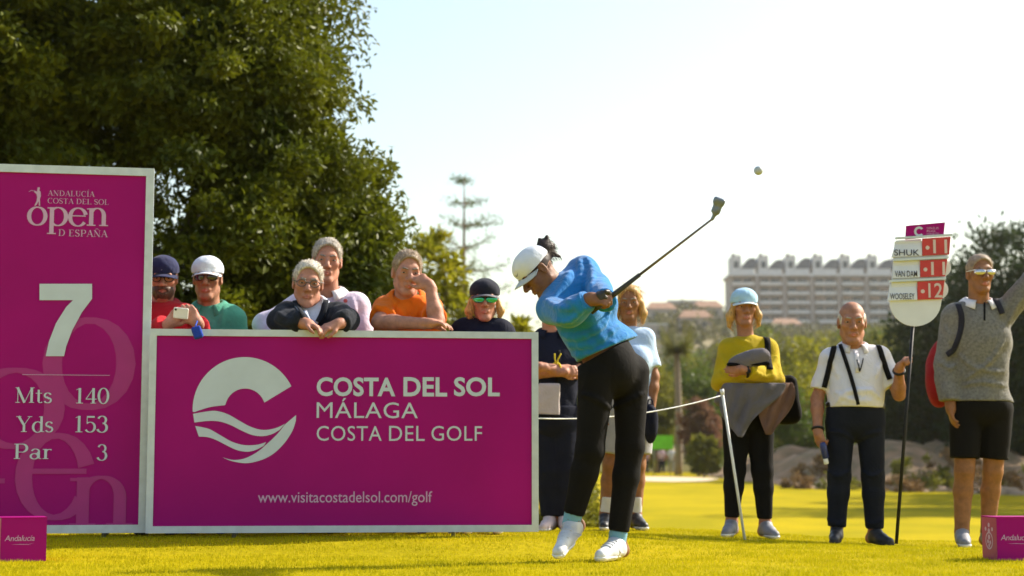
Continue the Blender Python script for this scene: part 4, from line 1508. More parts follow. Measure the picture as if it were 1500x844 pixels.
    def collar(s, m, parent, r=.078, h=.035, open_=.5, tilt=.35):
        """turned-down shirt collar, open at the throat"""
        b = MB(); n = 20
        c = s.J['nk'] + s.Z * .030
        X, Yb = s.tR[:, 0], s.tR[:, 1]
        rows = [(r * .93 * s.sc, .028), (r * .99 * s.sc, .036), (r * 1.20 * s.sc, .026), (r * 1.48 * s.sc, .004)]
        v, f = [], []
        for i in range(n + 1):
            a = math.pi * (-.5 + open_ / math.pi / 2) + (2 * math.pi - open_) * i / n
            fr = -math.sin(a)                       # 1 at the throat
            for k, (rr, zz) in enumerate(rows):
                dz = -tilt * max(fr, -.3) * rr - (.022 * max(fr, 0) ** 3 if k == 3 else 0)
                v.append(c + X * rr * math.cos(a) + Yb * rr * math.sin(a) + s.Z * (zz + dz))
        for i in range(n):
            for k in range(3):
                q = i * 4 + k
                f.append((q, q + 4, q + 5, q + 1))
        o = mesh_obj('collar', np.array(v), f, m, parent, True)
        md = o.modifiers.new('thick', 'SOLIDIFY'); md.thickness = .004
        return o

    # ---- head gear and face
    def face(s, iris=(.05, .03, .02), brow=(.12, .09, .07), lips=(.42, .14, .10), eyes=True):
        L, q, R = s.HL, s.hs, s.hR
        if eyes:
            for x in (-1, 1):
                o = Shape().ell(L(.032 * x, -.0815, .0065), np.array((.0120, .0080, .0042)) * q, R).obj('eye', .0022, mat('eye_white', (.36, .32, .30), .35, .05), s.root)
                Shape().ell(L(.032 * x, -.0885, .0066), np.array((.0060, .0026, .0040)) * q, R).obj('iris', .0013, mat('iris_%d' % int(iris[0] * 999), iris, .2, .2, 300.), o)
        for x in (-1, 1):
            S = Shape().cone(L(.015 * x, -.0935, .0265), L(.034 * x, -.0905, .031), .0042 * q, .0042 * q, k=.004).cone(L(.034 * x, -.0905, .031), L(.05 * x, -.078, .025), .0042 * q, .0025 * q, k=.004)
            S.obj('eyebrow', .0025, hair_mat('brow_%d' % int(brow[0] * 999), brow), s.root)
        S = Shape().cone(L(-.021, -.0855, -.063), L(0, -.0935, -.057), .003 * q, .0052 * q, k=.003).cone(L(0, -.0935, -.057), L(.021, -.0855, -.063), .0052 * q, .003 * q, k=.003)
        S.cone(L(-.019, -.0855, -.066), L(0, -.092, -.0685), .003 * q, .006 * q, k=.003).cone(L(0, -.092, -.0685), L(.019, -.0855, -.066), .006 * q, .003 * q, k=.003)
        S.obj('lips', .0024, mat('lips_%d' % int(lips[0] * 999), lips, .45, .1), s.root)

    def cap(s, m, mb=None, tilt=4., low=.036, tall=.083, brim=.072, sag=2.2, emblem=None):
        L, q = s.HL, s.hs
        Rt = s.hR @ rotx(math.radians(tilt))
        c = L(0, .010, .045)
        at = lambda x, y, z: c + Rt @ (V3(x, y, z) * q)
        S = Shape().ell(c, np.array((.087, .105, tall)) * q, Rt, k=.01).ell(at(0, -.02, .02), np.array((.080, .088, tall * .72)) * q, Rt, k=.02)
        S.noise(.0015, 40.)
        S.cut(at(0, 0, -.014), -Rt[:, 2])
        o = S.obj('cap', .006, m, s.root)
        v, f = [], []
        na, nr = 18, 5
        for lay in (0, 1):
            for i in range(na + 1):
                a = math.radians(-72 + 144 * i / na)
                for j in range(nr + 1):
                    t = j / nr
                    x = .083 * math.sin(a) * (1 + .02 * t)
                    y = -.098 * math.cos(a) + .002 - brim * t * max(math.cos(a), 0) ** .55
                    z = -.006 - .012 * t - sag * x * x - .0045 * lay
                    v.append(at(x, y, z))
        W_ = nr + 1; n0 = (na + 1) * W_
        for i in range(na):
            for j in range(nr):
                p = i * W_ + j
                f += [(p, p + 1, p + W_ + 1, p + W_), (n0 + p, n0 + p + W_, n0 + p + W_ + 1, n0 + p + 1)]
        for i in range(na):
            p = i * W_ + nr; f.append((p, n0 + p, n0 + p + W_, p + W_)); p = i * W_; f.append((p, p + W_, n0 + p + W_, n0 + p))
        for i in (0, na):
            for j in range(nr):
                p = i * W_ + j; f.append((p, n0 + p, n0 + p + 1, p + 1))
        mesh_obj('brim', np.array(v), f, mb or m, o, True)
        if emblem:
            txt, em, wd, z0, hh = emblem
            tv, tf = sans(txt, .004)
            lo, hi = tv.min(0), tv.max(0)
            P = []
            for p in tv:
                a = ((p[0] - lo[0]) / (hi[0] - lo[0]) - .5) * wd / .1
                z = z0 + (p[1] - lo[1]) / (hi[1] - lo[1]) * hh
                k = math.sqrt(max(0, 1 - (z / tall) ** 2))
                P.append(at(.0905 * math.sin(a) * k, -.1105 * math.cos(a) * k - .0015, z))
            e = mesh_obj('cap_lettering', np.array(P), tf, em, o, False)
        return o

    def hair(s, m, kind='short', long_=None, seed=0, thick=0., tufts=3800, under_cap=False, tl=.026):
        L, q, R = s.HL, s.hs, s.hR
        S = Shape()
        if kind == 'bald':
            S.ell(L(0, .016, .02), np.array((.079, .094, .075)) * q, R, k=.01)
            S.ell(L(0, -.045, .10), np.array((.071, .11, .095)) * q, R, k=.012, op='sub')
        else:
            S.ell(L(0, .014, .040), np.array((.0755 + thick, .0955 + thick, .0825 + thick)) * q, R, k=.01)
            S.ell(L(0, -.012, .058), np.array((.064 + thick, .074 + thick, .062 + thick)) * q, R, k=.02)
        S.ell(L(0, -.086, -.006), np.array((.071, .074, .094)) * q, R, k=.014, op='sub')
        for x in (-1, 1):
            S.ell(L(.083 * x, .0, -.006), np.array((.018, .026, .036)) * q, R, k=.01, op='sub')
        if under_cap:
            S.ell(L(0, -.005, .100), np.array((.15, .17, .070)) * q, R, k=.004, op='sub')
        if long_:
            for pts, rs in long_:
                S.path([L(*p) for p in pts], [r * q for r in rs], k=.02)
        S.noise(.0028, 26., seed, (1, 1, .6)).noise(.001, 90., seed + 4)
        if not long_:
            S.cut(L(0, 0, -.062), -R[:, 2])
        v, f = S.mesh(.005)
        # loose strands over the surface
        rng = np.random.default_rng(seed + 40)
        i = rng.choice(len(v), min(tufts, len(v)))
        p = v[i]; c = L(0, .01, .02)
        if under_cap:
            lc = (p - s.hc_) @ R / q
            p = p[(lc[:, 2] < .0) | (lc[:, 1] > .112)]
        out = p - c; out /= np.linalg.norm(out, axis=1)[:, None]
        dwn = -R[:, 2] * .6 + R[:, 1] * .25
        fl = np.array([R @ V3(.25, .85, -.25)] * len(p)) if not long_ else np.array([-R[:, 2]] * len(p))
        fl = fl - out * (fl * out).sum(1)[:, None]
        d = fl + out * (.03 if not long_ else .08) + rng.normal(size=out.shape) * .10
        d /= np.linalg.norm(d, axis=1)[:, None]
        sd = np.cross(d, rng.normal(size=out.shape)); sd /= np.linalg.norm(sd, axis=1)[:, None]
        l = tl * (.4 + rng.random(len(p)))[:, None]
        a, b = p - out * .004 - sd * .0011, p - out * .004 + sd * .0011
        mid = p + d * l * .55; tip = p + d * l - out * l * .10
        n0 = len(v)
        sv = np.stack([a, b, mid + sd * .0009, mid - sd * .0009, tip], 1).reshape(-1, 3)
        k = n0 + 5 * np.arange(len(p))[:, None]
        allv = np.concatenate([v, sv])
        faces = np.concatenate([f[:, [0, 1, 2]], f[:, [0, 2, 3]], k + [0, 1, 2], k + [0, 2, 3], k + [3, 2, 4]])
        return tag(mesh_obj('hair', allv, faces, m, s.root, True), kind='stuff')

    def shades(s, lens, frame, wrap=False, size=1.):
        L, q, R = s.HL, s.hs, s.hR
        b = MB()
        o = Shape()
        o.cone(L(-.012, -.104, .016), L(.012, -.104, .016), .003 * q, .003 * q, k=.004)
        for x in (-1, 1):
            o.cone(L(.012 * x, -.104, .018), L(.066 * x, -.086, .019), .003 * q, .0035 * q, k=.004)
            o.cone(L(.066 * x, -.086, .019), L(.083 * x, .005, .015), .0035 * q, .0028 * q, k=.004)
        root = o.obj('sunglasses', .003, frame, s.root)
        for x in (-1, 1):
            Rl = R @ rotz(math.radians(14 * x * (1.4 if wrap else 1)))
            S = Shape().ell(L((.037 if wrap else .036) * x, -.100, .006), np.array((.036 if wrap else .030, .0065, .021 * size)) * q, Rl, k=.004)
            S.obj('lens', .003, lens, root)
        return root

    def glasses(s, frame, parent=None):
        L, q = s.HL, s.hs
        g = MB()
        for x in (-1, 1):
            g.tube([L(.034 * x + .024 * math.cos(a), -.103 + .010 * abs(math.cos(a)) * (1 if math.cos(a) * x > 0 else 0), .006 + .018 * math.sin(a)) for a in np.linspace(0, 2 * math.pi, 17)], .0024 * q, 6)
            g.tube([L(.058 * x, -.096, .012), L(.072 * x, -.07, .014), L(.083 * x, .005, .012)], .0022 * q, 6)
        g.tube([L(-.011, -.104, .010), L(0, -.106, .013), L(.011, -.104, .010)], .0022 * q, 6)
        root = g.build('spectacles', frame, s.root, True)
        for x in (-1, 1):
            n = 16
            P = [L(.034 * x + .0225 * math.cos(a), -.1025, .006 + .0165 * math.sin(a)) for a in np.linspace(0, 2 * math.pi, n + 1)[:-1]]
            mesh_obj('lens', np.array(P), [tuple(range(n))], CLEAR, root, False)
        return root

    def patch(s, name, S, rows, m, parent=None, off=.005, n=9):
        """cloth panel lying on a garment; rows = (py, px0, px1) in the photograph"""
        v = []
        for y, x0, x1 in rows:
            v += list(s.onto_many(S, [(x0 + (x1 - x0) * i / (n - 1), y) for i in range(n)], off)[0])
        v = np.array(v); bad = np.abs(v[:, 1] - s.Y) > .5
        cc = V3(0, 0, CAM_H)
        if bad.any():
            v[bad] = cc + (v[bad] - cc) * (np.median(v[~bad, 1]) / v[bad, 1])[:, None]
        f = [(r * n + i, r * n + i + 1, (r + 1) * n + i + 1, (r + 1) * n + i) for r in range(len(rows) - 1) for i in range(n - 1)]
        o = mesh_obj(name, np.array(v), f, m, parent or s.root, True)
        md = o.modifiers.new('thick', 'SOLIDIFY'); md.thickness = .003; md.offset = 0
        return o

    # ---- straps laid over a shape as seen from the tee
    def onto(s, S, px, py, off=.004):
        P, N = s.onto_many(S, [(px, py)], off)
        return P[0], N[0]

    def onto_many(s, S, pts, off=.004):
        c = V3(0, 0, CAM_H)
        D = np.array([nrm(W(q[0], q[1], 1.) - c) for q in pts])
        t = np.full(len(D), s.Y - 1.0)
        for _ in range(70):
            e = S.eval(c + D * t[:, None])
            live = e > .002
            if not live.any(): break
            t = np.where(live, t + np.clip(np.minimum(e, .2) * .85, .0012, None), t)
        P = c + D * t[:, None]
        h = .01
        N = np.stack([S.eval(P + np.eye(3)[i] * h) - S.eval(P - np.eye(3)[i] * h) for i in range(3)], 1)
        N /= np.linalg.norm(N, axis=1)[:, None] + 1e-9
        return P + N * off, N

    def strap(s, name, S, path, width, m, parent=None, off=.007, th=.008, pre=(), post=()):
        pts = curve_pts(path, 6)
        P, N = [np.asarray(p[0], float) for p in pre], [p[1] for p in pre]
        p, n = s.onto_many(S, pts, off)
        hit = np.abs(p[:, 1] - s.Y) < .5
        P += list(p[hit]); N += list(n[hit])
        P += [np.asarray(p[0], float) for p in post]; N += [p[1] for p in post]
        P = np.array(P); P[1:-1] = .25 * P[:-2] + .5 * P[1:-1] + .25 * P[2:]
        return MB().ribbon(list(P), N, width, th).build(name, m, parent or s.root, True)


def clear_glass():
    m, N, L, B = principled('clear_lens')
    tr = N.new('ShaderNodeBsdfTransparent'); gl = N.new('ShaderNodeBsdfGlossy'); gl.inputs['Roughness'].default_value = .05
    mx = N.new('ShaderNodeMixShader'); mx.inputs['Fac'].default_value = .01
    L.new(tr.outputs[0], mx.inputs[1]); L.new(gl.outputs[0], mx.inputs[2]); L.new(mx.outputs[0], N['Material Output'].inputs['Surface'])
    return m


CLEAR = clear_glass()
SK_FAIR = skin('ruddy_skin', (.42, .195, .13))
SK_TAN = skin('tanned_skin', (.34, .155, .09))
SK_DARK = skin('brown_skin', (.20, .092, .05))
SK_LEG = skin('deep_tanned_skin', (.26, .115, .05))
H_GREY = hair_mat('grey_hair', (.42, .38, .33))
H_WHITE = hair_mat('white_hair', (.60, .55, .47))
H_DARK = hair_mat('dark_brown_hair', (.035, .022, .016))
H_BLOND = hair_mat('blond_hair', (.55, .33, .11))
H_SANDY = hair_mat('sandy_grey_hair', (.36, .27, .19))
BLACKC = cloth('black_cloth', (.0065, .006, .006), sheen=0., wrinkle=.15)
NAVYC = cloth('navy_cloth', (.010, .012, .025), sheen=.0)
BLACKP = mat('black_plastic', (.012, .012, .013), .55, .1, spec=.25)
WHITER = mat('white_rubber', (.72, .72, .70), .5, .06)
DARKR = mat('dark_rubber', (.03, .03, .03), .7, .2)
LENS_D = mat('dark_lens', (.02, .016, .012), .08, .1, coat=.6)
# ------------------------------------------------------------------ the golfer
def golfer():
    G = Fig('woman in a blue sweater and black trousers swinging a golf club', 7.70, sc=.94, wid=.86, h=.0056, hc=.0072, female=True)
    G.joints(sa=(807, 455, -.13), sb=(853, 396, .10), ea=(833, 461, -.37), eb=(876, 421, -.10), wa=(863, 439, -.45), wb=(886, 441, -.39),
             ha=(874, 553, -.05), hb=(924, 545, .06), ka=(864, 660, -.06), kb=(923, 655, .05), fa=(845, 772, .05), fb=(908, 781, .08))
    G.head(787, 398, -.06, yaw=-72, pitch=46, roll=-4, hs=.90)
    G.J['nk'] = G.at(824, 426, 0.0)
    G.start()
    G.J['nk'] = G.at(824, 426, 0.0)
    # feet: trail foot up on its toe, lead foot flat
    g0 = 0.0
    toeA, heelA = V3(.195, 7.52, .012), G.at(849, 772, .06) - V3(0, 0, .03)
    uA = nrm(toeA - heelA); nA = nrm(np.cross(np.cross(uA, V3(0, 0, 1)), uA))
    toeB, heelB = V3(.375, 7.56, .004), V3(.500, 7.80, .004)
    uB = nrm(toeB - heelB)
    G.foot = {'a': [uA, heelA, nA, float(np.linalg.norm(toeA - heelA))], 'b': [uB, heelB, V3(0, 0, 1), float(np.linalg.norm(toeB - heelB))]}
    G.J['fa'] = heelA + uA * .055 + nA * .095
    G.J['fb'] = heelB + uB * .055 + V3(0, 0, .095)
    butt, head_ = G.at(879, 447, -.40), G.at(1046, 319, -.62)
    cd = nrm(head_ - butt)
    ha = [dict(side='a', fdir=cd * .15 + V3(.75, -.25, -.10), pn=V3(.1, .7, -.6), thumb=-1, curl=(38, 62, 45)),
          dict(side='b', fdir=V3(-.35, -.75, -.25) + cd * .2, pn=V3(-.3, .4, .75), thumb=1, curl=(30, 60, 50))]
    G.body(SK_DARK, ha)
    G.face(iris=(.03, .018, .012), brow=(.02, .014, .01), lips=(.24, .09, .07))
    blue = cloth('blue_knit', (.012, .175, .46), .14, .6, sheen=.25)
    def puff(S):
        S.ell(lerp(G.mh, G.ms, .26) + V3(.065, .03, .015), (.150, .095, .12), G.tR, k=.06)
        S.ell(G.at(858, 402, .04), (.048, .055, .08), k=.04)
    SWL = [(.012, ((848, 380), (852, 400), (850, 425))), (.010, ((860, 378), (868, 400), (866, 425))), (.010, ((836, 398), (826, 418), (815, 432))), (.011, ((815, 488), (845, 495), (880, 480))), (.012, ((825, 505), (865, 505), (905, 478))),
           (.011, ((838, 520), (880, 515), (930, 480))), (.009, ((900, 455), (920, 470), (940, 478))), (.010, ((800, 440), (815, 450), (840, 452))), (.009, ((812, 470), (835, 470), (855, 452))), (.008, ((830, 440), (842, 445), (850, 458))), (.008, ((895, 450), (885, 475), (860, 490)))]
    hp0, hp1 = G.at(838, 534, 0), G.at(952, 484, 0)
    ax = nrm(hp1 - hp0)
    G.top(blue, 'sweater', sleeve=.97, g=.011, hem=0, lines=SWL, folds=.005, extra=puff, seed=2.,
          hemn=None, wr=(.054, .045, .037))
    # replace the straight hem by the slanted one
    o = [c for c in G.root.children if c.name.startswith('sweater')][0]
    bpy.data.objects.remove(o)
    S = G.topS; S.cuts = []
    S.noise(.004, 8., 8., (.25, 1, 1.2), G.tR, True)
    S.cut(hp0, nrm(np.cross(ax, V3(0, -1, 0))) * 1.0)
    sw = S.obj('sweater', G.hc, blue, G.root)
    # ribbed hem and cuffs
    for nm, a, b, r in (('cuff', lerp(G.J['ea'], G.J['wa'], .80), lerp(G.J['ea'], G.J['wa'], .98), .047), ('cuff', lerp(G.J['eb'], G.J['wb'], .72), lerp(G.J['eb'], G.J['wb'], .93), .047)):
        Shape().cone(a, b, r, r * .92, k=.01, cut=True, cuta=True).noise(.002, 60.).obj(nm, .006, blue, sw)
    Shape().ell(G.J['nk'] + V3(-.012, 0, .012), (.075, .075, .030), head_rot(-10, 10, -32), k=.01).obj('neckband', .006, blue, sw)
    G.trousers(BLACKC, lines=[(.006, ((893, 598), (872, 584), (852, 578))), (.006, ((894, 598), (920, 588), (944, 576))), (-.004, ((897, 525), (895, 560), (893, 596)))], g=.006, hem=.051, waist=.112, folds=.003, upto=.96, r=(.084, .060, .05))
    G.socks(cloth('pale_blue_sock', (.16, .34, .46)), .035)
    G.shoes(mat('white_leather', (.66, .67, .67), .5, scale=16., col2=(.36, .38, .42), bump=.4, bscale=60., detail=1.), WHITER, tall=.092)
    # laces
    for d in 'ab':
        u, H, n, L = G.foot[d]; sd = np.cross(n, u)
        for i in range(4):
            p = H + u * (.115 + .022 * i) + n * (.094 - .0075 * i)
            MB().tube([p - sd * .026 - n * .010, p, p + sd * .026 - n * .010], .0028, 5).build('lace', mat('grey_lace', (.45, .46, .48), .8, .1), G.root, True)
        for k_, sg in ((0, 1), (1, -1)):
            P = [H + u * a_ + n * b_ + sd * sg * w_ for a_, b_, w_ in ((.075, .03, .0445), (.105, .05, .0425), (.135, .068, .034), (.15, .06, .037), (.115, .034, .0455))]
            mesh_obj('side_stripe', np.array(P), [(0, 1, 2, 3, 4)], mat('grey_stripe', (.30, .32, .36), .6, .1), G.root, False)
    white = cloth('white_cap_cloth', (.66, .69, .74), .05, .3)
    cp = G.cap(white, mat('grey_brim', (.42, .46, .50), .7, .06), tilt=2., tall=.082, brim=.064, sag=3.2)
    # small dark swoosh-like mark on the front panel
    P = [G.HL(*q) for q in ((.012, -.108, .072), (.030, -.104, .064), (.046, -.094, .074), (.030, -.106, .058))]
    mesh_obj('cap_mark', np.array(P), [(0, 1, 2, 3)], BLACKP, cp, False)
    lng = [([(-.0, .09, .03), (0, .118, .05), (.0, .140, .045)], (.03, .038, .022)), ([(0, .125, .06), (.01, .165, .085)], (.026, .010)), ([(0, .13, .04), (-.01, .17, .03)], (.02, .007)),
           ([(0, .12, .02), (.01, .14, -.03)], (.018, .006)), ([(0, .11, .07), (.0, .13, .105)], (.02, .008))]
    G.hair(H_DARK, long_=lng, seed=5, under_cap=True, tufts=900, tl=.022)
    # dark glove on the lead hand
    S = Shape(); G.hand(S, **ha[1])
    for i, p in enumerate(S.p):
        a, b, ra, rb, c1, c2 = p[1]
        S.p[i] = (p[0], (a, b, ra + .0025, rb + .0025, c1, c2), p[2], p[3], p[4] - .003, p[5] + .003)
    S.obj('glove', .0055, mat('dark_glove_leather', (.022, .020, .020), .5, .15), G.root)
    # the club she holds
    root = tag(empty('golf_club', butt), 'steel iron held high by the golfer in blue', 'golf club')
    MB().tube([butt - cd * .05, butt + cd * .09, butt + cd * .22], [.013, .0115, .009], 10).build('grip', DARKR, root, True)
    hosel = head_
    MB().tube([butt + cd * .22, hosel], [.0065, .0045], 8).build('shaft', mat('dark_steel_shaft', (.16, .13, .12), .32, .1, metal=.7), root, True)
    hd = Shape()
    e1 = nrm(V3(.35, -.2, .9)); e2 = nrm(np.cross(V3(0, -1, 0), e1)); e3 = np.cross(e1, e2)
    R = np.stack([e2, e3, e1], 1)
    hd.cone(hosel - cd * .01, hosel + e1 * .035, .0075, .008, k=.008)
    hd.box(hosel + e1 * .05 + e2 * .004, (.019, .007, .032), R, rd=.007, k=.015)
    hd.box(hosel + e1 * .072 + e2 * .006, (.024, .008, .013), R, rd=.008, k=.015)
    hd.obj('club_head', .004, mat('polished_iron', (.16, .19, .24), .4, .15, 30., metal=.3), root)
    return G


golfer()

# ball in flight
bp_ = W(1111, 250, 7.9)
def ball():
    n, m_ = 24, 16
    v, f = [], []
    for i in range(m_ + 1):
        for k in range(n):
            a, b = math.pi * i / m_, 2 * math.pi * k / n
            v.append(bp_ + .0213 * V3(math.sin(a) * math.cos(b), math.sin(a) * math.sin(b), math.cos(a)))
    for i in range(m_):
        for k in range(n):
            f.append((i * n + k, (i + 1) * n + k, (i + 1) * n + (k + 1) % n, i * n + (k + 1) % n))
    m, N, L, B = principled('dimpled_ball')
    tc = N.new('ShaderNodeTexCoord'); vo = N.new('ShaderNodeTexVoronoi'); vo.inputs['Scale'].default_value = 330
    bu = N.new('ShaderNodeBump'); bu.inputs['Strength'].default_value = .12; bu.inputs['Distance'].default_value = .001
    L.new(tc.outputs['Object'], vo.inputs['Vector']); L.new(vo.outputs['Distance'], bu.inputs['Height']); L.new(bu.outputs[0], B.inputs['Normal'])
    B.inputs['Base Color'].default_value = (.42, .46, .48, 1); B.inputs['Roughness'].default_value = .35
    tag(mesh_obj('golf_ball', np.array(v), f, m, None, True), 'white golf ball in flight against the pale sky', 'golf ball')


ball()
# ------------------------------------------------------------------ people behind the long board
def stand(F, hipx, hipy, wd=22, feet_dx=(-22, 22), dy=.05, fy=0.):
    """upright lower body for someone whose legs the board hides"""
    F.joints(ha=(hipx - wd, hipy, dy), hb=(hipx + wd, hipy, dy))
    for d, dx in zip('ab', feet_dx):
        x = F.at(hipx + dx, 700)[0]; y = F.Y + dy + fy
        z = float(ground_z(x, y))
        F.J['f' + d] = V3(x, y, z + .095)
        F.J['k' + d] = lerp(F.J['h' + d], F.J['f' + d], .5) + V3(0, -.02, 0)
    return F


GRPB = 'spectators behind the long board'


def red_man():
    F = Fig('man in a red jacket and navy cap holding up a phone', 9.42, group=GRPB)
    F.joints(sa=(200, 466, .02), sb=(272, 466, .02), ea=(196, 510, -.12), eb=(292, 500, -.10), wa=(246, 476, -.28), wb=(290, 474, -.27))
    stand(F, 236, 575)
    F.head(239, 408, 0, yaw=10, pitch=10, hs=1.0).start()
    F.feet()
    ph = F.at(265, 459, -.335)
    F.body(SK_FAIR, [dict(side='a', fdir=V3(.55, -.25, .55), pn=V3(.3, .7, .2), thumb=1, curl=(15, 40, 30)), dict(side='b', fdir=V3(-.45, -.25, .65), pn=V3(-.3, .7, .2), thumb=-1, curl=(15, 40, 30))])
    F.face(eyes=True); F.cap(cloth('navy_cap', (.02, .024, .07)), tilt=2, brim=.06, sag=3., emblem=('/', mat('white_stitch', (.6, .6, .62), .6, .1), .02, .012, .04))
    F.hair(H_DARK, under_cap=True, seed=11, tufts=300)
    # short beard
    S = Shape().ell(F.HL(0, -.037, -.068), np.array((.061, .068, .060)), F.hR, k=.01)
    S.ell(F.HL(0, -.10, -.064), np.array((.024, .03, .010)), F.hR, k=.006, op='sub')
    S.cut(F.HL(0, 0, -.046), F.hR @ V3(0, .12, 1)); S.noise(.002, 90.)
    tag(S.obj('beard', .005, hair_mat('dark_stubble', (.10, .055, .035)), F.root), kind='stuff')
    F.glasses(BLACKP)
    F.top(cloth('red_jacket_cloth', (.42, .012, .02)), 'jacket', sleeve=.97, g=.02, hem=-.06, seed=1.)
    F.collar(cloth('red_jacket_cloth', (.42, .012, .02)), F.root, r=.075, open_=.6)
    F.trousers(NAVYC, name='trousers'); F.shoes(mat('brown_shoe', (.12, .07, .04), .5, .2), DARKR)
    R = roty(.10) @ rotx(.15)
    r = tag(empty('mobile_phone', ph), 'white mobile phone held up by the man in red', 'phone')
    Shape().box(ph, (.040, .006, .030), R, rd=.006).obj('phone_case', .003, mat('cream_phone_case', (.72, .68, .58), .4, .05), r)
    # camera lens of the phone, facing the tee
    MB().lathe([(.006, 0), (.006, .002), (.003, .0022)], ph + R @ V3(-.028, -.006, .018), 12, axis=R @ V3(0, -1, 0)).build('camera_lens', BLACKP, r, True)
    # blue pouch hanging from the wrist over the board
    c = F.at(289, 487, -.50)
    r = tag(empty('wrist_pouch', c), 'small blue pouch dangling over the board edge under the phone', 'pouch')
    Rp = roty(-.32)
    Shape().box(c, (.026, .012, .034), Rp, rd=.012, k=.01).noise(.002, 40.).obj('pouch', .004, cloth('royal_blue_nylon', (.02, .055, .36)), r)
    w = F.J['wb']
    MB().tube(curve_pts([w + V3(.0, -.03, .01), lerp(w, c, .5) + V3(.0, -.02, .03), c + Rp @ V3(0, 0, .034)], 5), .004, 6).build('cord', cloth('royal_blue_nylon', (.02, .055, .36)), r, True)


def green_man():
    F = Fig('man in a green polo, white cap and dark sunglasses', 9.58, group=GRPB)
    F.joints(sa=(273, 469, .02), sb=(343, 469, .02), ea=(262, 525, .0), eb=(353, 525, .0), wa=(268, 580, -.1), wb=(348, 580, -.1))
    stand(F, 308, 575)
    F.head(304, 409, -.03, yaw=4, pitch=4, hs=1.02).start(); F.feet()
    F.body(SK_TAN, [dict(side='a', fdir=V3(0, -.2, -1), pn=V3(1, 0, 0), thumb=1), dict(side='b', fdir=V3(0, -.2, -1), pn=V3(-1, 0, 0), thumb=-1)])
    F.face(eyes=False)
    F.cap(cloth('white_cap_cloth', (.66, .69, .74), .05, .3), tilt=0, brim=.055, sag=2.4, emblem=('Titleist', mat('navy_print', (.02, .02, .08), .6, .1), .085, .018, .022))
    F.hair(H_GREY, under_cap=True, seed=12, tufts=200)
    F.shades(LENS_D, BLACKP)
    gm = cloth('sea_green_pique', (.07, .30, .20))
    o = F.top(gm, 'polo_shirt', sleeve=.36, g=.016, hem=-.05, seed=4., folds=.005, lines=[(.008, ((285, 452), (290, 466), (292, 480))), (.008, ((330, 452), (326, 466), (322, 480))), (-.003, ((307, 452), (308, 480)))])
    F.collar(gm, o, open_=.8); F.trousers(NAVYC); F.shoes(mat('brown_shoe', (.12, .07, .04), .5, .2), DARKR)


def tall_man():
    F = Fig('tall grey haired man in a pale lilac polo shirt', 9.80, sc=1.06, wid=1.05, group=GRPB)
    F.joints(sa=(436, 452, .03), sb=(524, 450, .03), ea=(388, 476, -.05), eb=(536, 510, .0), wa=(415, 515, -.22), wb=(528, 570, -.1))
    stand(F, 484, 585)
    F.head(479, 383, -.05, yaw=8, pitch=6, roll=3, hs=1.08).start(); F.feet()
    F.body(SK_FAIR, [dict(side='a', fdir=V3(.3, -.5, -.6), pn=V3(.5, 0, .3), thumb=1), dict(side='b', fdir=V3(0, -.2, -1), pn=V3(-1, 0, 0), thumb=-1)])
    F.face(brow=(.25, .22, .2))
    F.hair(H_GREY, seed=13, thick=.002, tufts=4500)
    lm = cloth('pale_lilac_cotton', (.62, .54, .66), .06)
    o = F.top(lm, 'polo_shirt', sleeve={'a': .9, 'b': .9}, g=.018, hem=-.05, seed=7., folds=.006, lines=[(.010, ((425, 440), (412, 452), (398, 462))), (.009, ((430, 452), (410, 464), (394, 476))), (.009, ((515, 436), (520, 455), (522, 478))), (.008, ((500, 445), (508, 462), (510, 480)))])
    F.collar(cloth('white_collar_cotton', (.70, .68, .70), .04), o, open_=.9)
    p, n = F.onto(F.topS, 506, 441, .003)
    MB().lathe([(.012, 0), (.012, .0015), (.004, .002)], p, 10, axis=n).build('chest_badge', mat('red_badge', (.45, .06, .05), .6, .2, 200.), o)
    F.trousers(NAVYC); F.shoes(mat('brown_shoe', (.12, .07, .04), .5, .2), DARKR)


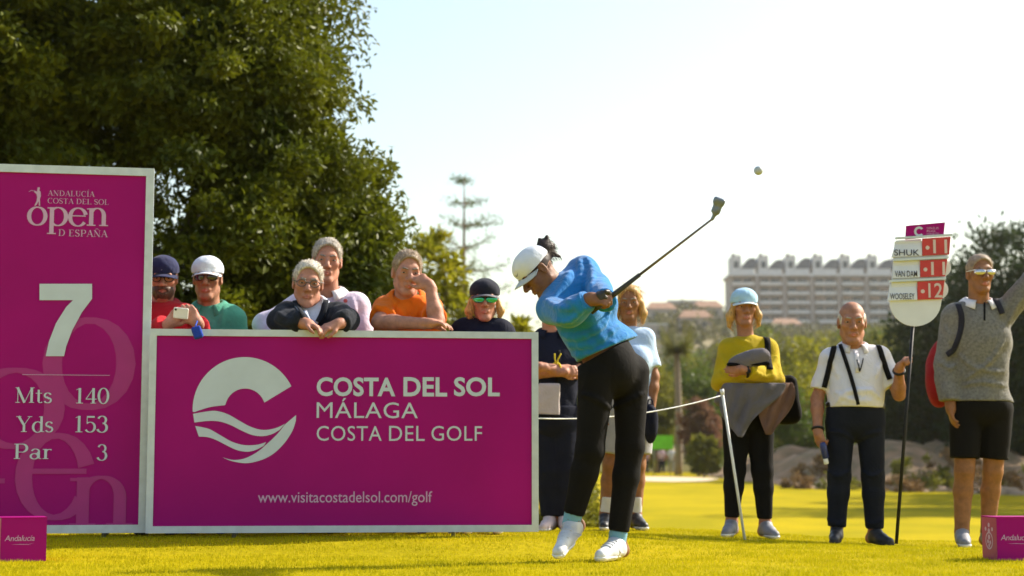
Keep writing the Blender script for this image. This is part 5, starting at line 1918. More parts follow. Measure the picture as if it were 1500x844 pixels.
def jacket_man():
    F = Fig('grey haired man in a dark jacket leaning on the board with clasped hands', 9.42, sc=1.0, wid=1.04, belly=.02, group=GRPB)
    F.joints(sa=(420, 463, -.03), sb=(498, 461, -.03), ea=(409, 470, -.26), eb=(508, 470, -.25), wa=(447, 474, -.385), wb=(497, 474, -.37))
    stand(F, 462, 578, dy=.22, fy=.06)
    F.head(451, 416, -.12, yaw=8, pitch=8, roll=4, hs=1.05).start(); F.feet()
    F.body(SK_FAIR, [dict(side='a', fdir=V3(.75, -.35, -.25), pn=V3(.2, -.2, -.9), thumb=1, curl=(18, 30, 25)), dict(side='b', fdir=V3(-.75, -.40, -.28), pn=V3(-.2, .3, -.9), thumb=-1, curl=(22, 35, 25))])
    F.face(brow=(.3, .27, .24))
    F.hair(H_WHITE, seed=14, thick=.0, tufts=4500)
    F.glasses(mat('steel_rim', (.10, .09, .09), .3, .1, metal=.5))
    dk = cloth('charcoal_blue_jacket', (.016, .019, .027), .2, .6, sheen=.05)
    o = F.top(dk, 'jacket', sleeve=.94, g=.010, hem=-.08, seed=9., folds=.009, lines=[(.010, ((405, 455), (415, 465), (430, 468))), (.010, ((402, 468), (418, 474), (438, 472))), (.010, ((425, 446), (432, 456), (436, 468))), (.010, ((508, 455), (498, 464), (488, 468))), (.009, ((512, 466), (500, 473), (488, 474))), (.009, ((492, 446), (488, 456), (482, 466)))], wr=(.058, .050, .042))
    # shirt front showing in the open jacket
    sh = cloth('pale_blue_shirt_cotton', (.56, .60, .72), .05)
    F.patch('shirt_front', F.topS, [(440, 437, 473), (447, 440, 472), (455, 443, 471), (463, 447, 469), (471, 452, 467), (477, 456, 464)], sh, off=.010)
    F.collar(sh, F.root, r=.070, open_=.7)
    for pth in (((432, 440), (437, 455), (446, 470)), ((478, 438), (474, 456), (466, 472))):
        F.strap('lapel', F.topS, pth, .035, dk, o, off=.012, th=.006)
    F.trousers(NAVYC); F.shoes(mat('brown_shoe', (.12, .07, .04), .5, .2), DARKR)


def orange_man():
    F = Fig('man in an orange polo leaning on the board with hand over mouth', 9.46, sc=1.02, wid=1.05, belly=.02, group=GRPB)
    F.joints(sa=(563, 455, 0), sb=(630, 455, -.02), ea=(556, 472, -.20), eb=(640, 470, -.24), wa=(624, 474, -.30), wb=(630, 421, -.20))
    stand(F, 596, 580, dy=.2, fy=.05)
    F.head(596, 400, -.08, yaw=14, pitch=10, roll=2, hs=1.04).start(); F.feet()
    F.body(SK_FAIR, [dict(side='a', fdir=V3(.9, -.1, .0), pn=V3(0, 0, -1), thumb=-1, curl=(15, 20, 15)), dict(side='b', fdir=V3(-.62, .05, .55), pn=V3(-.25, .9, -.25), thumb=-1, curl=(38, 50, 35))])
    F.face(brow=(.25, .18, .12))
    F.hair(H_SANDY, seed=15, thick=.0, tufts=4500)
    om = cloth('bright_orange_pique', (.72, .15, .006), .1)
    o = F.top(om, 'polo_shirt', sleeve=.34, g=.018, hem=-.05, seed=12., folds=.006, lines=[(.009, ((580, 442), (590, 458), (600, 474))), (.008, ((572, 446), (576, 462), (584, 476))), (.009, ((620, 440), (612, 458), (606, 474))), (.008, ((548, 448), (560, 456), (568, 468))), (-.003, ((602, 440), (603, 470)))])
    F.collar(om, o, open_=.9); F.trousers(NAVYC); F.shoes(mat('brown_shoe', (.12, .07, .04), .5, .2), DARKR)


def cap_woman():
    F = Fig('blond woman in a dark cap with green mirrored sunglasses', 9.55, sc=.93, wid=.95, group=GRPB, female=True)
    F.joints(sa=(678, 488, .02), sb=(736, 488, .02), ea=(664, 535, 0), eb=(750, 535, 0), wa=(672, 585, -.1), wb=(744, 585, -.1))
    stand(F, 707, 590)
    F.head(710, 441, -.02, yaw=2, pitch=4, hs=.98).start(); F.feet()
    F.body(SK_FAIR, [dict(side='a', fdir=V3(0, -.2, -1), pn=V3(1, 0, 0), thumb=1), dict(side='b', fdir=V3(0, -.2, -1), pn=V3(-1, 0, 0), thumb=-1)])
    F.face(eyes=False)
    F.cap(cloth('black_navy_cap', (.014, .016, .028)), mat('white_edged_brim', (.10, .10, .12), .7, .1), tilt=0, brim=.06)
    F.hair(H_BLOND, under_cap=True, seed=16, tufts=700, tl=.05, long_=[([(-.072, -.01, .0), (-.088, -.02, -.06), (-.085, -.01, -.105)], (.02, .024, .012)), ([(.072, -.01, .0), (.09, -.01, -.055), (.085, .0, -.10)], (.018, .02, .01)),
                                                             ([(0, .09, -.01), (0, .1, -.09)], (.05, .03))])
    F.shades(mat('green_mirror_lens', (.03, .42, .26), .12, .25, 60., metal=.75, coat=.5), BLACKP, wrap=True, size=1.0)
    o = F.top(NAVYC, 'jacket', sleeve=.95, g=.022, hem=-.06, seed=15., folds=.008)
    S = Shape().cone(F.J['nk'] - F.Z * .03, F.J['nk'] + F.Z * .035 + V3(0, -.01, 0), .082, .066, k=.01, cut=True).noise(.003, 30.)
    S.obj('zipped_collar', .007, NAVYC, o)
    F.trousers(NAVYC); F.shoes(mat('grey_sneaker', (.2, .2, .22), .6, .2), WHITER)


for fn in (red_man, green_man, tall_man, jacket_man, orange_man, cap_woman):
    fn()
# ------------------------------------------------------------------ people standing at the edge of the tee
def legs(F, hips, hy, feet, dy=(0., 0.), kfwd=.015, hdy=.0):
    F.joints(ha=(hips[0], hy, hdy), hb=(hips[1], hy, hdy))
    for d, px, q in zip('ab', feet, dy):
        y = F.Y + q; x = F.at(px, 780)[0] * y / F.Y
        F.J['f' + d] = V3(x, y, float(ground_z(x, y)) + .095)
        F.J['k' + d] = lerp(F.J['h' + d], F.J['f' + d], .50) + V3(0, -kfwd, 0)
    return F


GRPT = 'spectators standing at the edge of the tee'
DOWN_A = dict(side='a', fdir=V3(.05, -.15, -1), pn=V3(1, -.1, 0), thumb=1, curl=(15, 25, 20))
DOWN_B = dict(side='b', fdir=V3(-.05, -.15, -1), pn=V3(-1, -.1, 0), thumb=-1, curl=(15, 25, 20))


def navy_person():
    F = Fig('spectator in navy polo and trousers with folded arms beside the board end', 11.3, sc=.98, wid=1.02, group=GRPT)
    F.joints(sa=(782, 507, .02), sb=(836, 507, .02), ea=(768, 548, -.05), eb=(845, 546, -.05), wa=(822, 545, -.19), wb=(796, 538, -.25))
    legs(F, (796, 827), 622, (806, 826))
    F.head(807, 447, -.02, yaw=5, pitch=4).start(); F.feet((-.3, -1), (.1, -1))
    F.body(SK_FAIR, [dict(side='a', fdir=V3(1, .15, .1), pn=V3(0, .9, 0), thumb=1, curl=(15, 25, 20)), dict(side='b', fdir=V3(-1, .1, .05), pn=V3(0, .9, 0), thumb=-1, curl=(15, 25, 20))])
    F.face(); F.hair(H_DARK, seed=30)
    o = F.top(NAVYC, 'polo_shirt', sleeve=.36, g=.018, hem=-.10, seed=20., folds=.008)
    F.collar(NAVYC, o, open_=.9)
    F.trousers(NAVYC, g=.014, hem=.062, seed=22.)
    F.shoes(mat('pinkish_white_shoe', (.62, .50, .48), .6, .12, 30.), WHITER)
    yb = cloth('yellow_ribbon_cloth', (.62, .48, .02))
    c = lerp(F.J['eb'], F.J['wb'], .62); d = nrm(F.J['wb'] - F.J['eb'])
    MB().tube([c + (np.cross(d, V3(0, 0, 1)) * math.cos(a) + V3(0, 0, 1) * math.sin(a)) * .043 for a in np.linspace(0, 2 * math.pi, 17)], .007, 6) \
        .tube(curve_pts([c + V3(.0, -.035, .03), c + V3(.012, -.05, .065), c + V3(.03, -.04, .10)], 4), .005, 5).tube(curve_pts([c + V3(.0, -.035, .03), c + V3(-.01, -.05, .06), c + V3(-.012, -.045, .10)], 4), .005, 5) \
        .build('yellow_ribbon', yb, F.root, True)
    # satchel
    c = F.at(804, 585, -.20)
    r = tag(empty('satchel', c - V3(0, 0, .11)), 'pale flat satchel hanging at the hip of the spectator in navy', 'bag')
    Shape().box(c, (.072, .02, .105), roty(.03), rd=.015, k=.01).noise(.003, 20.).obj('satchel_body', .006, cloth('pale_grey_canvas', (.50, .44, .44)), r)
    MB().box((-.074, -.022, -.112), (.074, .022, -.100), roty(.03), c).build('satchel_edge', BLACKC, r)
    F.strap('satchel_strap', F.topS, ((818, 515), (817, 540), (814, 562)), .022, BLACKC, r, off=.02, th=.004)


def blond_person():
    F = Fig('blond spectator in pale blue shirt and grey shorts behind the golfer', 11.6, sc=1.0, group=GRPT, female=True)
    F.shorts = True
    F.joints(sa=(894, 498, .02), sb=(945, 498, .02), ea=(882, 552, 0), eb=(957, 552, 0), wa=(886, 603, -.05), wb=(953, 606, -.06))
    legs(F, (904, 935), 606, (887, 931))
    F.head(922, 444, -.02, yaw=-6, pitch=6, hs=1.02).start(); F.feet((-.1, -1), (.25, -1))
    F.body(SK_LEG, [DOWN_A, DOWN_B])
    F.face(brow=(.3, .18, .08))
    F.hair(H_BLOND, seed=31, thick=.004, tufts=900, tl=.05, long_=[([(-.075, .0, .0), (-.09, .0, -.07), (-.085, .01, -.12)], (.02, .024, .014)), ([(.075, .0, .0), (.092, .0, -.07), (.09, .01, -.13)], (.022, .026, .014)), ([(0, .09, -.01), (0, .11, -.12)], (.055, .035))])
    F.top(cloth('pale_blue_cotton', (.42, .56, .74), .05), 'polo_shirt', sleeve=.38, g=.018, hem=-.06, seed=25.)
    F.trousers(cloth('light_grey_shorts', (.36, .36, .38)), 'shorts', upto=.40, g=.02, hem=.098, seed=26.)
    F.socks(cloth('white_sock', (.62, .62, .62)), .13)
    F.shoes(mat('black_shoe', (.02, .02, .022), .5, .2), WHITER)
    c = F.at(953, 622, -.12)
    r = tag(empty('hand_bag', c - V3(0, 0, .12)), 'navy bag dangling from the blond spectator\'s hand', 'bag')
    Shape().ell(c, (.05, .045, .13), k=.01).ell(c + V3(-.01, 0, .06), (.045, .04, .07), k=.03).noise(.005, 20.).obj('bag_body', .007, NAVYC, r)
    MB().tube(curve_pts([c + V3(-.02, 0, .12), c + V3(-.012, 0, .165), c + V3(.01, 0, .165), c + V3(.02, 0, .12)], 4), .006, 6).build('bag_handle', NAVYC, r, True)


def yellow_woman():
    F = Fig('woman in a mustard yellow sweater and pale blue cap with folded arms', 10.8, sc=.96, wid=.97, group=GRPT, female=True)
    F.joints(sa=(1067, 512, .02), sb=(1124, 512, .02), ea=(1056, 560, -.06), eb=(1135, 556, -.06), wa=(1112, 552, -.15), wb=(1090, 542, -.24))
    legs(F, (1079, 1112), 614, (1072, 1121))
    F.head(1090, 451, -.02, yaw=2, pitch=4, hs=.98).start(); F.feet((-.35, -1), (.2, -1))
    F.body(SK_TAN, [dict(side='a', fdir=V3(1, .1, -.1), pn=V3(0, .9, 0), thumb=1, curl=(15, 25, 20)), dict(side='b', fdir=V3(-1, .0, .10), pn=V3(0, .9, .1), thumb=-1, curl=(15, 25, 20))])
    F.face(brow=(.3, .2, .1))
    cb = cloth('pale_blue_cap_cloth', (.36, .56, .70), .08)
    F.cap(cb, cloth('white_blue_brim', (.58, .66, .72), .05), tilt=0, brim=.06, emblem=('~~~', mat('blue_print', (.05, .16, .34), .6, .1), .07, .020, .02))
    F.hair(H_BLOND, under_cap=True, seed=33, tufts=1100, tl=.05, long_=[([(-.07, -.01, .01), (-.092, -.01, -.055), (-.098, .0, -.115)], (.02, .026, .014)), ([(.07, -.01, .01), (.09, -.01, -.05), (.095, .0, -.11)], (.02, .024, .014)), ([(0, .09, -.01), (0, .1, -.10)], (.055, .035))])
    ym = cloth('mustard_knit', (.46, .33, .006), .12, .7)
    o = F.top(ym, 'sweater', sleeve=.95, g=.012, hem=.02, seed=30., folds=.005, lines=[(.008, ((1055, 520), (1062, 535), (1064, 550))), (.008, ((1140, 520), (1132, 535), (1130, 548))), (.007, ((1075, 492), (1085, 500), (1095, 502))), (.008, ((1105, 545), (1120, 552), (1135, 550))), (.008, ((1052, 545), (1060, 556), (1075, 562)))], wr=(.055, .046, .038))
    Shape().cone(F.J['nk'] - F.Z * .02, F.J['nk'] + F.Z * .04, .068, .056, k=.01, cut=True).obj('roll_neck', .006, ym, o)
    MB().tube([lerp(F.J['eb'], F.J['wb'], .9) + (V3(0, .5, .85) * math.sin(a) + V3(0, .85, -.5) * math.cos(a)) * .040 for a in np.linspace(0, 2 * math.pi, 15)], .008, 6).lathe([(.017, 0), (.017, .006), (.012, .008)], lerp(F.J['eb'], F.J['wb'], .9) + V3(0, -.036, -.005), 12, axis=V3(0, -1, 0)).build('wrist_watch', BLACKP, F.root, True)
    F.trousers(BLACKC, g=.008, hem=.048, seed=31., upto=.955, r=(.086, .062, .05))
    F.shoes(mat('grey_sneaker', (.16, .16, .18), .6, .25, 25.), WHITER)
    # grey cloth bundle on her arms
    c = F.at(1097, 526, -.235)
    r = tag(empty('cloth_bundle', c - V3(0, 0, .05)), 'grey folded garment tucked over the forearms of the woman in yellow', 'garment')
    Shape().ell(c + V3(.0, 0, -.005), (.13, .035, .052), roty(-.15), k=.02).ell(c + V3(.05, 0, .02), (.08, .03, .045), roty(-.2), k=.03).noise(.006, 16., 2., ridge=True).obj('folded_cloth', .007, cloth('grey_felt', (.14, .125, .135)), r)
    Shape().cone(c + V3(-.13, -.015, -.035), c + V3(.115, -.015, -.028), .012, .014, k=.01).obj('dark_edge', .006, BLACKC, r)
    # jacket tied round the waist: grey outside, brown lining
    r = tag(empty('tied_jacket', F.mh), 'grey quilted jacket with brown lining tied round the woman in yellow', 'jacket')
    gq = cloth('grey_quilted_nylon', (.115, .105, .115), .15)
    S = Shape().ell(F.at(1092, 585, 0.), (.195, .155, .095), k=.03)
    S.noise(.010, 14., 3., (1, 1, 1.6), roty(.5), True).noise(.004, 30., 5.)
    S.obj('jacket_shell', .0085, gq, r)
    def drape(nm, rows, Yd, m, amp, n=13):
        v = []
        for y, x0, x1 in rows:
            for i in range(n):
                x = x0 + (x1 - x0) * i / (n - 1)
                v.append(W(x, y, Yd + amp * math.sin(x * .34 + y * .13) + amp * .6 * math.sin(x * .11 - y * .21 + 1) + ((x - 1098) / 50.) ** 2 * .05))
        f = [(k * n + i, k * n + i + 1, (k + 1) * n + i + 1, (k + 1) * n + i) for k in range(len(rows) - 1) for i in range(n - 1)]
        o = mesh_obj(nm, np.array(v), f, m, r, True)
        md = o.modifiers.new('thick', 'SOLIDIFY'); md.thickness = .012
        md = o.modifiers.new('soft', 'SUBSURF'); md.levels = 1; md.render_levels = 2
    drape('jacket_front', [(561, 1058, 1152), (570, 1055, 1150), (582, 1054, 1142), (594, 1054, 1126), (606, 1056, 1112), (618, 1063, 1101), (631, 1074, 1092), (641, 1081, 1086)], F.Y - .20, gq, .016)
    drape('jacket_lining', [(560, 1146, 1160), (572, 1132, 1165), (586, 1118, 1163), (600, 1109, 1157), (614, 1112, 1147), (627, 1117, 1137), (637, 1122, 1131)], F.Y - .165, cloth('brown_lining', (.155, .085, .06), .2), .016)
    # shoulder bag behind
    c = F.at(1151, 586, .14)
    r = tag(empty('shoulder_bag', c - V3(0, 0, .16)), 'black shoulder bag behind the hip of the woman in yellow', 'bag')
    Shape().box(c, (.085, .07, .155), roty(-.12), rd=.05, k=.02).noise(.005, 14.).obj('bag_body', .008, BLACKC, r)
    sb = F.J['sb']
    F.strap('bag_strap', F.topS, ((1120, 484), (1124, 500), (1125, 520), (1128, 542)), .04, BLACKC, r, off=.004, th=.006,
            pre=[(c + V3(-.05, .0, .15), V3(0, 1, 0)), (sb + V3(-.035, .10, -.02), V3(0, 1, .3)), (sb + V3(-.04, .05, .065), V3(0, .3, 1))])


def white_man():
    F = Fig('bald white haired man in a white polo holding the score sign', 10.6, sc=.93, wid=1.10, belly=.035, group=GRPT)
    F.joints(sa=(1214, 527, .02), sb=(1291, 523, .02), ea=(1197, 585, .02), eb=(1317, 578, -.06), wa=(1198, 632, -.06), wb=(1317, 541, -.20))
    legs(F, (1231, 1275), 622, (1226, 1281))
    F.head(1248, 473, -.03, yaw=-6, pitch=6, hs=1.12).start(); F.feet((-.3, -1), (.35, -1))
    pole = lambda t: lerp(F.at(1314, 797, -.27), F.at(1341, 440, -.27), t)
    F.body(SK_TAN, [dict(side='a', fdir=V3(.25, -.15, -1), pn=V3(.5, .4, -.1), thumb=1, curl=(40, 50, 35)), dict(side='b', fdir=V3(.30, -.50, .75), pn=V3(.55, -.2, -.3), thumb=-1, curl=(55, 60, 45))])
    F.face(brow=(.35, .3, .26)); F.hair(H_WHITE, kind='bald', seed=36, tufts=900, tl=.015)
    for d in 'ab':
        c0 = lerp(F.J['e' + d], F.J['w' + d], .93); dr = nrm(F.J['w' + d] - F.J['e' + d]); e1 = nrm(np.cross(dr, V3(0, 1, .2))); e2 = np.cross(dr, e1)
        MB().tube([c0 + (e1 * math.cos(t) + e2 * math.sin(t)) * .033 for t in np.linspace(0, 2 * math.pi, 17)], .009, 6).build('wrist_watch', BLACKP, F.root, True)
    wm = cloth('white_pique', (.66, .64, .68), .04)
    o = F.top(wm, 'polo_shirt', sleeve=.38, g=.014, hem=.10, seed=34., folds=.005, lines=[(.008, ((1225, 590), (1240, 575), (1265, 570))), (.008, ((1290, 585), (1275, 572), (1255, 575))), (.008, ((1212, 520), (1222, 535), (1228, 552))), (.008, ((1298, 520), (1288, 535), (1282, 552))), (-.003, ((1254, 515), (1256, 545))), (.007, ((1225, 575), (1245, 585), (1275, 588)))])
    F.patch('button_placket', F.topS, [(514, 1251, 1257), (525, 1251.5, 1258), (536, 1252, 1259), (546, 1253, 1260)], wm, o, off=.004, n=4)
    F.collar(wm, o, open_=.9)
    F.trousers(cloth('dark_navy_cloth', (.010, .012, .020), sheen=0.), g=.010, hem=.060, lines=[(.008, ((1250, 645), (1235, 635), (1215, 632))), (.008, ((1256, 645), (1272, 636), (1292, 632))), (.007, ((1212, 690), (1228, 698), (1244, 690))), (.007, ((1262, 690), (1278, 698), (1294, 690))), (.007, ((1212, 760), (1226, 768), (1242, 760))), (.007, ((1264, 760), (1280, 768), (1294, 760)))], seed=35., r=(.086, .064, .055), waist=.13)
    F.belt(mat('black_leather', (.012, .011, .010), .4, .2), z=.118)
    F.shoes(mat('black_shoe', (.02, .02, .022), .5, .2), DARKR)
    S = F.topS
    sa, sb = F.J['sa'], F.J['sb']
    F.strap('crossbody_strap', S, ((1231, 507), (1241, 535), (1250, 565), (1259, 600)), .024, BLACKC, F.root, off=.006)
    p = [F.onto(S, x, y, .008)[0] for x, y in ((1255, 528), (1259, 545), (1264, 526))]
    MB().tube([p[0], lerp(p[0], p[1], .5) + V3(0, -.01, 0), p[1]], .004, 5).tube([p[2], lerp(p[2], p[1], .5) + V3(0, -.01, 0), p[1]], .004, 5).build('hanging_spectacles', BLACKP, F.root, True)
    r = tag(empty('backpack', F.mh), 'black backpack with two straps worn by the white haired man', 'backpack')
    c = lerp(F.mh, F.ms, .58) + V3(0, .21, 0)
    Shape().box(c, (.14, .075, .21), rd=.05, k=.02).noise(.005, 12.).obj('pack_body', .009, BLACKC, r)
    for sx, pth in ((sa, ((1222, 508), (1218, 524), (1213, 545), (1207, 568))), (sb, ((1284, 500), (1290, 516), (1297, 538), (1304, 556)))):
        s_ = 1 if sx is sb else -1
        F.strap('shoulder_strap', S, pth, .034, BLACKC, r, off=.005, th=.008, pre=[(sx + V3(-.04 * s_, .12, .0), V3(0, 1, .4)), (sx + V3(-.04 * s_, .05, .07), V3(0, .3, 1))])
    # blue bottle in the hanging hand
    c = F.at(1207, 660, -.10)
    ax = nrm(V3(-.18, -.1, 1))
    r = tag(empty('water_bottle', c - ax * .06), 'small dark blue bottle with white cap in the white haired man\'s hand', 'bottle')
    MB().lathe([(.015, -.05), (.021, -.045), (.022, .03), (.016, .045), (.014, .05)], c, 14, axis=ax).build('bottle_body', mat('blue_plastic', (.015, .03, .15), .3, .1), r, True)
    MB().lathe([(.012, -.085), (.015, -.08), (.015, -.052), (.013, -.05)], c, 12, axis=ax).build('bottle_cap', WHITER, r, True)
    # the score sign
    r = tag(empty('score_sign', pole(0)), 'round white score sign with red number panels on a black pole', 'score board')
    MB().tube([pole(0) + V3(0, .02, 0), pole(1) + V3(0, .02, 0)], .0105, 10).build('pole', BLACKP, r, True)
    Yp = F.Y - .27
    P = Plane(W(1343, 478, Yp), (1, 0, 0), (0, 0, 1))
    T = lambda w0: (lambda u, v, w: P.at(u, v, w0 + w))
    sgw = mat('white_sign_board', (.66, .68, .72), .5, .05, 8.); red = mat('red_number_panel', (.50, .03, .025), .45, .12, 14.)
    uv = lambda L: [P.uv(*q) for q in L]
    disc = [(1390, 352), (1386, 405), (1380, 438)] + [(1341 + 38 * math.cos(a), 441 + 37 * math.sin(a)) for a in np.linspace(.05, math.pi - .05, 21)] + [(1304, 440), (1311, 354)]
    MB().poly(uv([q for q in disc][::-1]), T(-.012), .010).build('round_board', sgw, r)
    for cx, cy, rr in ((1381, 392, 13), (1376, 424, 14)):
        MB().poly(uv([(cx + rr * math.cos(a), cy + rr * math.sin(a)) for a in np.linspace(0, 2 * math.pi, 25)[:-1]][::-1]), T(-.016), .0035).build('number_wheel', sgw, r)
    rows = [((1313, 352), (1392, 347), (1390, 373), (1306, 377), 1350), ((1310, 384), (1387, 380), (1384, 405), (1307, 408), 1347), ((1304, 415), (1383, 411), (1380, 438), (1300, 441), 1343)]
    for (a, b, c_, d, xm), nm, num in zip(rows, ('SHUK', 'VAN DAM', 'WOOSELEY'), ('11', '11', '12')):
        yt = lambda x: a[1] + (b[1] - a[1]) * (x - a[0]) / (b[0] - a[0]); yb_ = lambda x: d[1] + (c_[1] - d[1]) * (x - d[0]) / (c_[0] - d[0])
        q4 = uv([a, d, (xm, yb_(xm)), (xm, yt(xm))])      # the name strip leans back at its top and bellies out
        v = []
        for t in np.linspace(0, 1, 7):
            wv = -.022 * (1 - t) ** 1.6 + .012
            v += [P.at(*lerp(q4[0], q4[1], t), wv), P.at(*lerp(q4[3], q4[2], t), wv), P.at(*lerp(q4[3], q4[2], t), -.011), P.at(*lerp(q4[0], q4[1], t), -.011)]
        fc = [(4 * k + e, 4 * k + (e + 1) % 4, 4 * k + 4 + (e + 1) % 4, 4 * k + 4 + e) for k in range(6) for e in range(4)] + [(3, 2, 1, 0), (24, 25, 26, 27)]
        mesh_obj('name_panel', np.array(v), fc, sgw, r, False)
        MB().poly(uv([(xm + .6, yt(xm)), (xm + .6, yb_(xm)), c_, b]), T(0.), .010).build('number_panel', red, r)
        MB().poly(uv([(a[0] - 2, a[1] - 4), (a[0] - 2, a[1] - 1), (b[0] + 2, b[1] - 1), (b[0] + 2, b[1] - 4)]), T(0.), .016).build('shelf_rail', ALU, r)
        P.print('lettering', sans(nm, .006), mat('black_print', (.03, .03, .05), .6, .1), r, .0135, (d[0] + 3, d[1] - 11, xm - 4, d[1] - 2))
        P.print('score_number', sans(num, .01), mat('pale_red_print', (.62, .50, .48), .5, .05), r, .0115, (xm + 16, yt(xm + 20) + 3, xm + 37, yb_(xm + 30) - 2))
        P.print('score_dot', fill(uv([(xm + 8 + 3 * math.cos(t), (yt(xm) + yb_(xm)) / 2 + 1 + 3 * math.sin(t)) for t in np.linspace(0, 2 * math.pi, 11)[:-1]])), mat('pale_red_print', (.62, .50, .48), .5, .05), r, .0115)
    hd = [(1327, 331), (1384, 326), (1382, 346), (1326, 351)]
    MB().poly(uv([hd[0], hd[3], hd[2], hd[1]]), T(-.002), .008).build('header_plate', MAG, r)
    C = lambda a0, a1, r0, r1: [(1346 + r0 * math.cos(math.radians(t)), 339.5 - r0 * math.sin(math.radians(t))) for t in np.linspace(a0, a1, 14)] + [(1346 + r1 * math.cos(math.radians(t)), 339.5 - r1 * math.sin(math.radians(t))) for t in np.linspace(a1, a0, 14)]
    P.print('coast_emblem', fill(uv(C(40, 320, 4.2, 7.4))), WHITEPRINT, r, .0066)
    for i in range(3):
        P.print('lettering', sans(('COSTA DEL SOL', 'MALAGA', 'COSTA DEL GOLF')[i], .004), PINKWHITE, r, .0066, (1357, 333 + 4.2 * i, 1375 - 5 * (i == 1), 336 + 4.2 * i))


def grey_man():
    F = Fig('tall man in a grey sweater and black shorts raising one arm', 10.85, sc=1.06, wid=1.03, group=GRPT)
    F.shorts = True
    F.joints(sa=(1399, 466, .02), sb=(1470, 460, .02), ea=(1386, 534, .03), eb=(1515, 410, -.04), wa=(1392, 594, -.06), wb=(1566, 352, -.1))
    legs(F, (1415, 1460), 600, (1409, 1447), dy=(0., .10))
    F.head(1435, 402, -.02, yaw=6, pitch=2, hs=1.05).start(); F.feet((-.15, -1), (.1, -1))
    F.body(SK_LEG, [DOWN_A, dict(side='b', fdir=V3(.8, -.1, .6), pn=V3(0, -1, 0), thumb=1, curl=(10, 15, 10))])
    F.face(eyes=False, brow=(.2, .12, .06)); F.hair(H_SANDY, seed=38, thick=-.001, tufts=3500, tl=.02)
    F.shades(mat('silver_mirror_lens', (.55, .55, .56), .15, .15, 60., metal=.8), WHITER, wrap=True, size=.85)
    gm = cloth('mottled_grey_knit', (.17, .165, .15), .25, .8, scale=60.)
    o = F.top(gm, 'sweater', sleeve=.97, g=.024, hem=.045, seed=40., folds=.006, lines=[(.010, ((1385, 480), (1392, 500), (1390, 525))), (.010, ((1378, 530), (1390, 540), (1400, 535))), (.010, ((1405, 520), (1430, 540), (1470, 545))), (.010, ((1470, 500), (1450, 530), (1415, 555))), (.010, ((1475, 475), (1485, 455), (1498, 435))), (.009, ((1410, 565), (1440, 560), (1475, 566)))], wr=(.057, .048, .039))
    F.collar(cloth('white_collar_cotton', (.70, .68, .70), .04), o, r=.078, open_=.9)
    MB().ribbon([F.onto(F.topS, 1442, y, .004)[0] for y in (444, 452, 460, 470)], [V3(0, -1, .2)] * 4, .012, .004).build('zip_placket', BLACKC, o)
    F.trousers(BLACKC, 'shorts', upto=.40, g=.010, hem=.086, seed=41., r=(.088, .07, .06), waist=.05)
    F.socks(cloth('grey_sock', (.2, .2, .2)), .02)
    F.shoes(mat('grey_sneaker', (.16, .16, .18), .6, .25, 25.), WHITER)
    S = F.topS; sa, sb = F.J['sa'], F.J['sb']
    r = tag(empty('backpack', F.mh), 'red backpack with dark straps behind the man in grey', 'backpack')
    c = F.at(1376, 548, .20)
    rd = cloth('red_nylon', (.26, .012, .016))
    Shape().ell(c + V3(.01, 0, -.02), (.10, .09, .20), roty(.10), k=.03).ell(c + V3(.03, .02, .10), (.085, .075, .14), roty(.2), k=.05).ell(c + V3(.15, .04, .05), (.14, .08, .22), k=.05).noise(.008, 10.).noise(.006, 16., 4., (1, 1, .3), None, True).obj('pack_body', .009, rd, r)
    for sx, pth in ((sa, ((1403, 446), (1408, 462), (1408, 482), (1403, 500), (1396, 512), (1388, 520))), (sb, ((1456, 436), (1462, 446), (1468, 460)))):
        s_ = 1 if sx is sb else -1
        F.strap('shoulder_strap', S, pth, .038, cloth('dark_strap_cloth', (.02, .02, .03)), r, off=.005, th=.008, pre=[(sx + V3(-.05 * s_, .12, .0), V3(0, 1, .4)), (sx + V3(-.05 * s_, .05, .075), V3(0, .3, 1))])


for fn in (navy_person, blond_person, yellow_woman, white_man, grey_man):
    fn()


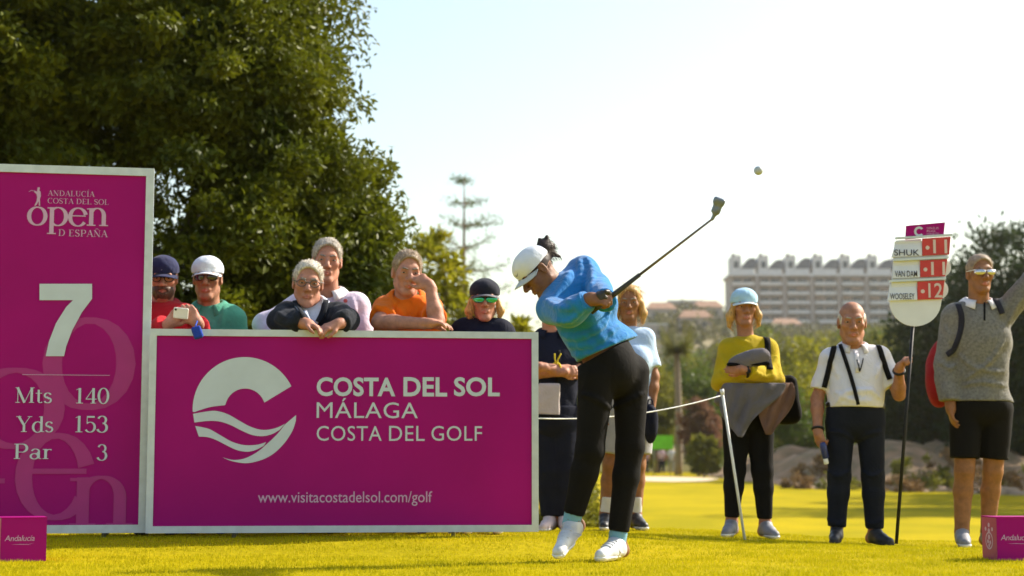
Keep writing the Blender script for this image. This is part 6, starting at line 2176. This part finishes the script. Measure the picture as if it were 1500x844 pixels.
# far spectators by the green sign
def far_person(label, px, Y, col, cn, pant):
    s = FPX / Y
    x = (px - 750) / s; z0 = float(ground_z(x, Y))
    f = Fig(label, Y, sc=.98, h=.03, hc=.032, group='far spectators beside the fairway')
    P = lambda dx, z, dy=0: (x + dx, Y + dy, z0 + z)
    f.J = {k: V3(*v) for k, v in dict(sa=P(-.17, 1.38), sb=P(.17, 1.38), ea=P(-.24, 1.12), eb=P(.24, 1.12), wa=P(-.22, .88, -.05), wb=P(.20, .90, -.08), ha=P(-.09, .88), hb=P(.09, .88), ka=P(-.10, .48), kb=P(.11, .48), fa=P(-.11, .095), fb=P(.12, .095)).items()}
    f.hc_, f.hR, f.hs = V3(*P(0, 1.58)), head_rot(20, 0, 0), 1.
    f.start(); f.feet()
    f.body(SK_FAIR, [DOWN_A, DOWN_B])
    f.top(cloth(cn, col), 'shirt', sleeve=.38, g=.02, hem=-.05)
    f.trousers(pant)
    S = Shape().ell(f.HL(0, .014, .045), (.085, .103, .085), f.hR); S.cut(f.HL(0, 0, .01), -f.hR[:, 2]); S.obj('hair', .02, H_DARK, f.root)


far_person('far spectator in lilac left of the bright green sign', 944, 107, (.42, .30, .50), 'lilac_cotton', NAVYC)
far_person('far spectator in pale pink under the bright green sign', 968, 109, (.60, .42, .48), 'pale_pink_cotton', NAVYC)
far_person('far spectator in white right beside the bright green sign', 982, 111, (.6, .6, .62), 'far_white_cotton', cloth('far_grey_trousers', (.2, .2, .2)))

c = W(970, 648, 103)
zb = float(ground_z(c[0], 103))
r = tag(empty('course_sign', (c[0], 103, zb)), 'bright lime green sign panel beyond the fairway beside the palm', 'sign')
MB().box((c[0] - .66, 102.98, c[2] - .42), (c[0] + .66, 103.02, c[2] + .42)).build('sign_panel', mat('lime_green_panel', (.16, .62, .01), .5, .1, 4.), r)
for dx in (-.5, .5):
    MB().tube([(c[0] + dx, 103.05, zb - .05), (c[0] + dx, 103.05, c[2] + .3)], .03, 8).build('post', ALU_D, r, True)

# rope and its leaning stake
top, foot = W(1058, 575, 10.35), W(1092, 790, 10.35)
foot[2] = float(ground_z(foot[0], 10.35)) - .03
r = tag(empty('rope_stake', foot), 'thin white leaning stake in front of the woman in yellow', 'stake')
MB().tube([foot, lerp(foot, top, .5), top], [.0085, .0085, .0085], 8).build('rod', WHITER, r, True)
MB().tube([top - nrm(top - foot) * .012, top + nrm(top - foot) * .02], [.0125, .0125], 8).build('rope_eyelet', WHITER, r, True)
a, b = W(789, 613, 9.22), W(1058, 579, 10.35)
pts = [lerp(a, b, t) - V3(0, 0, .045 * 4 * t * (1 - t)) for t in np.linspace(0, 1, 24)]
tag(MB().tube(pts, .004, 6).build('barrier_rope', cloth('white_cord', (.66, .66, .64)), None, True), 'thin white rope strung from the board to the leaning stake', 'rope')
